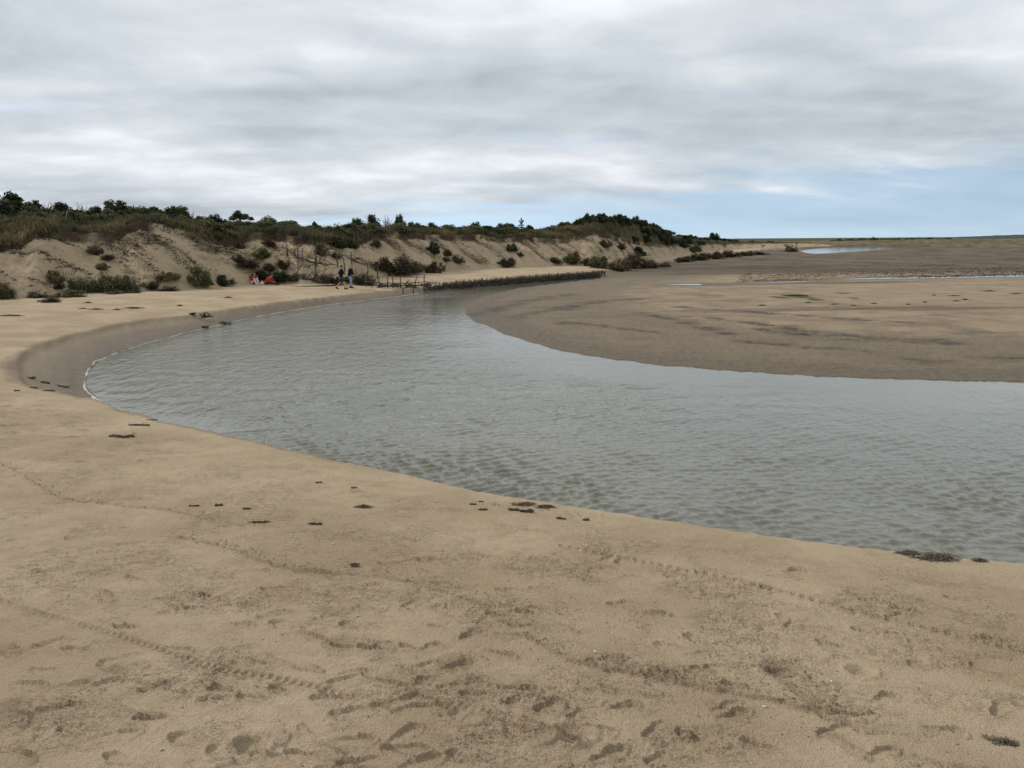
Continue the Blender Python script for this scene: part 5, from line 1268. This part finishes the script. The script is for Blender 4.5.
def person(loc, yaw, J, cloths, label, hair_mat, hair_len=.0):
    """J: joint places in the person's own space, x forward, y left, z up"""
    o = empty('person', loc, label, 'person', None, yaw)
    V = Vector; g = {k: V(v) for k, v in J.items()}
    mb = MB()
    pel, chest, neck, head = g['pelvis'], g['chest'], g['neck'], g['head']
    limb(mb, [pel + V((0, 0, -.10)), pel, pel.lerp(chest, .5), chest, neck + V((0, 0, -.02))], [.12, .155, .135, .155, .075], 14)
    mb.tube([g['sl'], chest + V((0, 0, .07)), g['sr']], [.065, .085, .065], 10)
    hd = (head - neck).normalized(); limb(mb, [neck - hd * .05, neck + hd * .09], [.058, .055], 10)
    fx_ = V(J.get('face', (1, 0, 0))).normalized(); sd3 = fx_.cross(V((0, 0, 1))).normalized()
    mb.blob(head, (.098, .078, .122), 14, 10, 0)
    mb.blob(head + fx_ * .035 + V((0, 0, -.05)), (.065, .058, .068), 10, 8, 0)               # jaw
    mb.blob(head + fx_ * .105 + V((0, 0, -.015)), (.016, .012, .024), 8, 6, 0)               # nose
    for s_ in (-1, 1): mb.blob(head + sd3 * .080 * s_ + V((0, 0, -.01)), (.018, .012, .03), 8, 6, 0)   # ears
    for s_, S in ((1, 'l'), (-1, 'r')):
        limb(mb, [g['s' + S], g['e' + S], g['w' + S]], [.055, .042, .030])
        wv, ev = g['w' + S], g['e' + S]; d = (wv - ev).normalized(); pal = wv + d * .08
        mb.tube([wv, wv + d * .045, pal], [.028, .038, .034], 8, flat=.6)
        cr2 = d.cross(V((0, 1, 0)));  cr2 = cr2.normalized() if cr2.length > .1 else V((1, 0, 0))
        for k in range(4):
            b_ = pal + cr2 * (.024 * (k - 1.5) / 1.5) - d * .01; l = (.07, .08, .075, .06)[k]
            mb.tube([b_, b_ + d * l * .55, b_ + d * l * .9 + V((0, -s_ * .02, 0))], [.0095, .009, .0075], 6)
        tb = wv + d * .03 + cr2 * .03; mb.tube([tb, tb + cr2 * .022 + d * .025, tb + cr2 * .028 + d * .052], [.012, .011, .009], 6)
        limb(mb, [g['h' + S], g['k' + S], g['a' + S]], [.088, .062, .042])
        a_ = g['a' + S]; ft = V(J.get('f' + S, (1, 0, -.1))).normalized(); mb.tube([a_ - ft * .05 + V((0, 0, -.02)), a_ + ft * .08 + V((0, 0, -.03)), a_ + ft * .18 + V((0, 0, -.04))], [.042, .045, .03], 8)
    b = mb.build('body', M_SKIN, o); remesh(b, .011)
    for s_ in (-1, 1):
        e = MB(); e.blob(head + fx_ * .088 + sd3 * .033 * s_ + V((0, 0, .012)), (.011, .011, .008), 8, 6, 0); e.build('eye', M_DKTROU, o)
    e = MB(); c_ = head + fx_ * .094 + V((0, 0, -.062)); e.tube([c_ - sd3 * .024, c_ + fx_ * .006, c_ + sd3 * .024], [.005, .008, .005], 6); e.build('mouth', cloths.get('mouth', M_SHOE), o)
    # hair
    mb = MB(); mb.blob(head - fx_ * .022 + V((0, 0, .03)), (.108, .092, .112), 14, 9, .03, 5)
    if hair_len: mb.tube([head - fx_ * .06, head - fx_ * .09 + V((0, 0, -hair_len))], [.085, .06], 10)
    h_ = mb.build('hair', hair_mat, o); remesh(h_, .014)
    # upper garment
    mb = MB(); limb(mb, [pel + V((0, 0, -.10)), pel + V((0, 0, .02)), pel.lerp(chest, .5), chest, neck + V((0, 0, -.03))], [.165, .185, .17, .185, .09], 16)
    mb.tube([g['sl'], chest + V((0, 0, .07)), g['sr']], [.088, .11, .088], 12)
    for S in 'lr': limb(mb, [g['s' + S], g['e' + S], g['w' + S].lerp(g['e' + S], .10 if cloths.get('long', True) else .7)], [.080, .068, .052])
    j_ = mb.build('jacket', cloths['top'], o); remesh(j_, .014)
    # trousers or shorts
    mb = MB(); limb(mb, [pel + V((0, 0, .06)), pel + V((0, 0, -.08))], [.165, .16], 14)
    for S in 'lr':
        if cloths.get('shorts'): limb(mb, [g['h' + S], g['h' + S].lerp(g['k' + S], .9)], [.125, .115])
        else: limb(mb, [g['h' + S], g['k' + S], g['a' + S].lerp(g['k' + S], .06)], [.118, .085, .068])
    t_ = mb.build('shorts' if cloths.get('shorts') else 'trousers', cloths['bottom'], o); remesh(t_, .014)
    for S in 'lr':
        a_ = g['a' + S]; ft = V(J.get('f' + S, (1, 0, -.1))).normalized(); mb = MB()
        mb.tube([a_ - ft * .075 + V((0, 0, -.025)), a_ + V((0, 0, -.02)), a_ + ft * .10 + V((0, 0, -.035)), a_ + ft * .20 + V((0, 0, -.05))], [.045, .058, .055, .035], 10)
        s2 = mb.build('shoe', cloths['shoe'], o)
    return o
p1 = hit1(341.2, 289.2); p2 = hit1(350.6, 288.2)
WALK = dict(pelvis=(0, 0, .93), chest=(.05, 0, 1.30), neck=(.08, 0, 1.47), head=(.12, 0, 1.62), sl=(.07, .19, 1.40), sr=(.07, -.19, 1.40), el=(.22, .25, 1.15), wl=(.42, .22, 1.02), er=(-.10, -.26, 1.13), wr=(-.06, -.28, .88),
            hl=(-.01, .09, .88), kl=(-.06, .10, .50), al=(-.36, .10, .14), fl=(.85, 0, -.5), hr=(.02, -.09, .88), kr=(.24, -.10, .52), ar=(.32, -.10, .085), fr=(1, 0, .1))
person(p1, 0.05, WALK, dict(top=M_BLACK, bottom=M_GREEN, shorts=True, shoe=M_SHOE, long=False), 'person in black top and dark green shorts striding right along the beach', M_HAIRD)
W2 = dict(WALK); W2.update(al=(-.10, .10, .09), kl=(.02, .10, .49), fl=(1, 0, 0), kr=(.12, -.10, .50), ar=(.10, -.10, .085), el=(.10, .26, 1.14), wl=(.24, .22, .95), er=(.06, -.27, 1.14), wr=(.22, -.24, .98))
person(p2, -0.25, W2, dict(top=M_BLACK, bottom=M_JEANS, shoe=M_DKTROU), 'person with grey hair, black jacket and pale blue jeans walking right', M_HAIRG)
SIT = dict(pelvis=(0, 0, .16), chest=(.10, 0, .50), neck=(.17, 0, .66), head=(.24, 0, .80), sl=(.13, .19, .59), sr=(.13, -.19, .59), el=(.28, .24, .40), wl=(.46, .14, .42), er=(.28, -.24, .40), wr=(.46, -.14, .40),
           hl=(.02, .09, .13), kl=(.40, .13, .44), al=(.56, .11, .09), hr=(.02, -.09, .13), kr=(.42, -.13, .43), ar=(.60, -.11, .09))
s1 = hit1(253.5, 284.6); s2 = hit1(266.5, 284.9)
person(s1, -.75, SIT, dict(top=M_RED, bottom=M_WHITE, shoe=M_WHITE), 'person in red jacket and pale trousers sitting on the sand, left of two', M_HAIRD)
S2 = dict(SIT); S2.update(chest=(.22, 0, .46), neck=(.34, 0, .58), head=(.44, 0, .70), sl=(.28, .19, .53), sr=(.28, -.19, .53), el=(.42, .24, .33), wl=(.62, .18, .22), er=(.42, -.24, .33), wr=(.62, -.16, .22), kl=(.42, .20, .22), al=(.80, .14, .09), kr=(.42, -.20, .20), ar=(.82, -.12, .09))
person(s2, -.15, S2, dict(top=M_ORANGE, bottom=M_DKTROU, shoe=M_DKTROU), 'person in bright red jacket and dark trousers crouching on the sand, right of two', M_HAIRD)
# bags by the seated people
def bag(px, py, w, h, mat, lab, seed):
    p = hit1(px, py); o = empty('bag', p, lab, 'bag'); q = random.Random(seed)
    mb = MB(); mb.blob((0, 0, h * .45), (w * .5, w * .32, h * .5), 12, 8, .06, seed); mb.build('sack', mat, o)
    mb = MB(); mb.tube([(-w * .2, 0, h * .85), (-w * .1, 0, h * 1.15), (w * .1, 0, h * 1.15), (w * .2, 0, h * .85)], .014, 6); mb.build('handle', mat, o)
bag(262.3, 285.0, .30, .28, M_WHITE, 'small white bag on the sand between the two people in red', 1)
bag(272.5, 284.2, .42, .36, M_RED, 'dark red bag at the right of the people in red', 2)
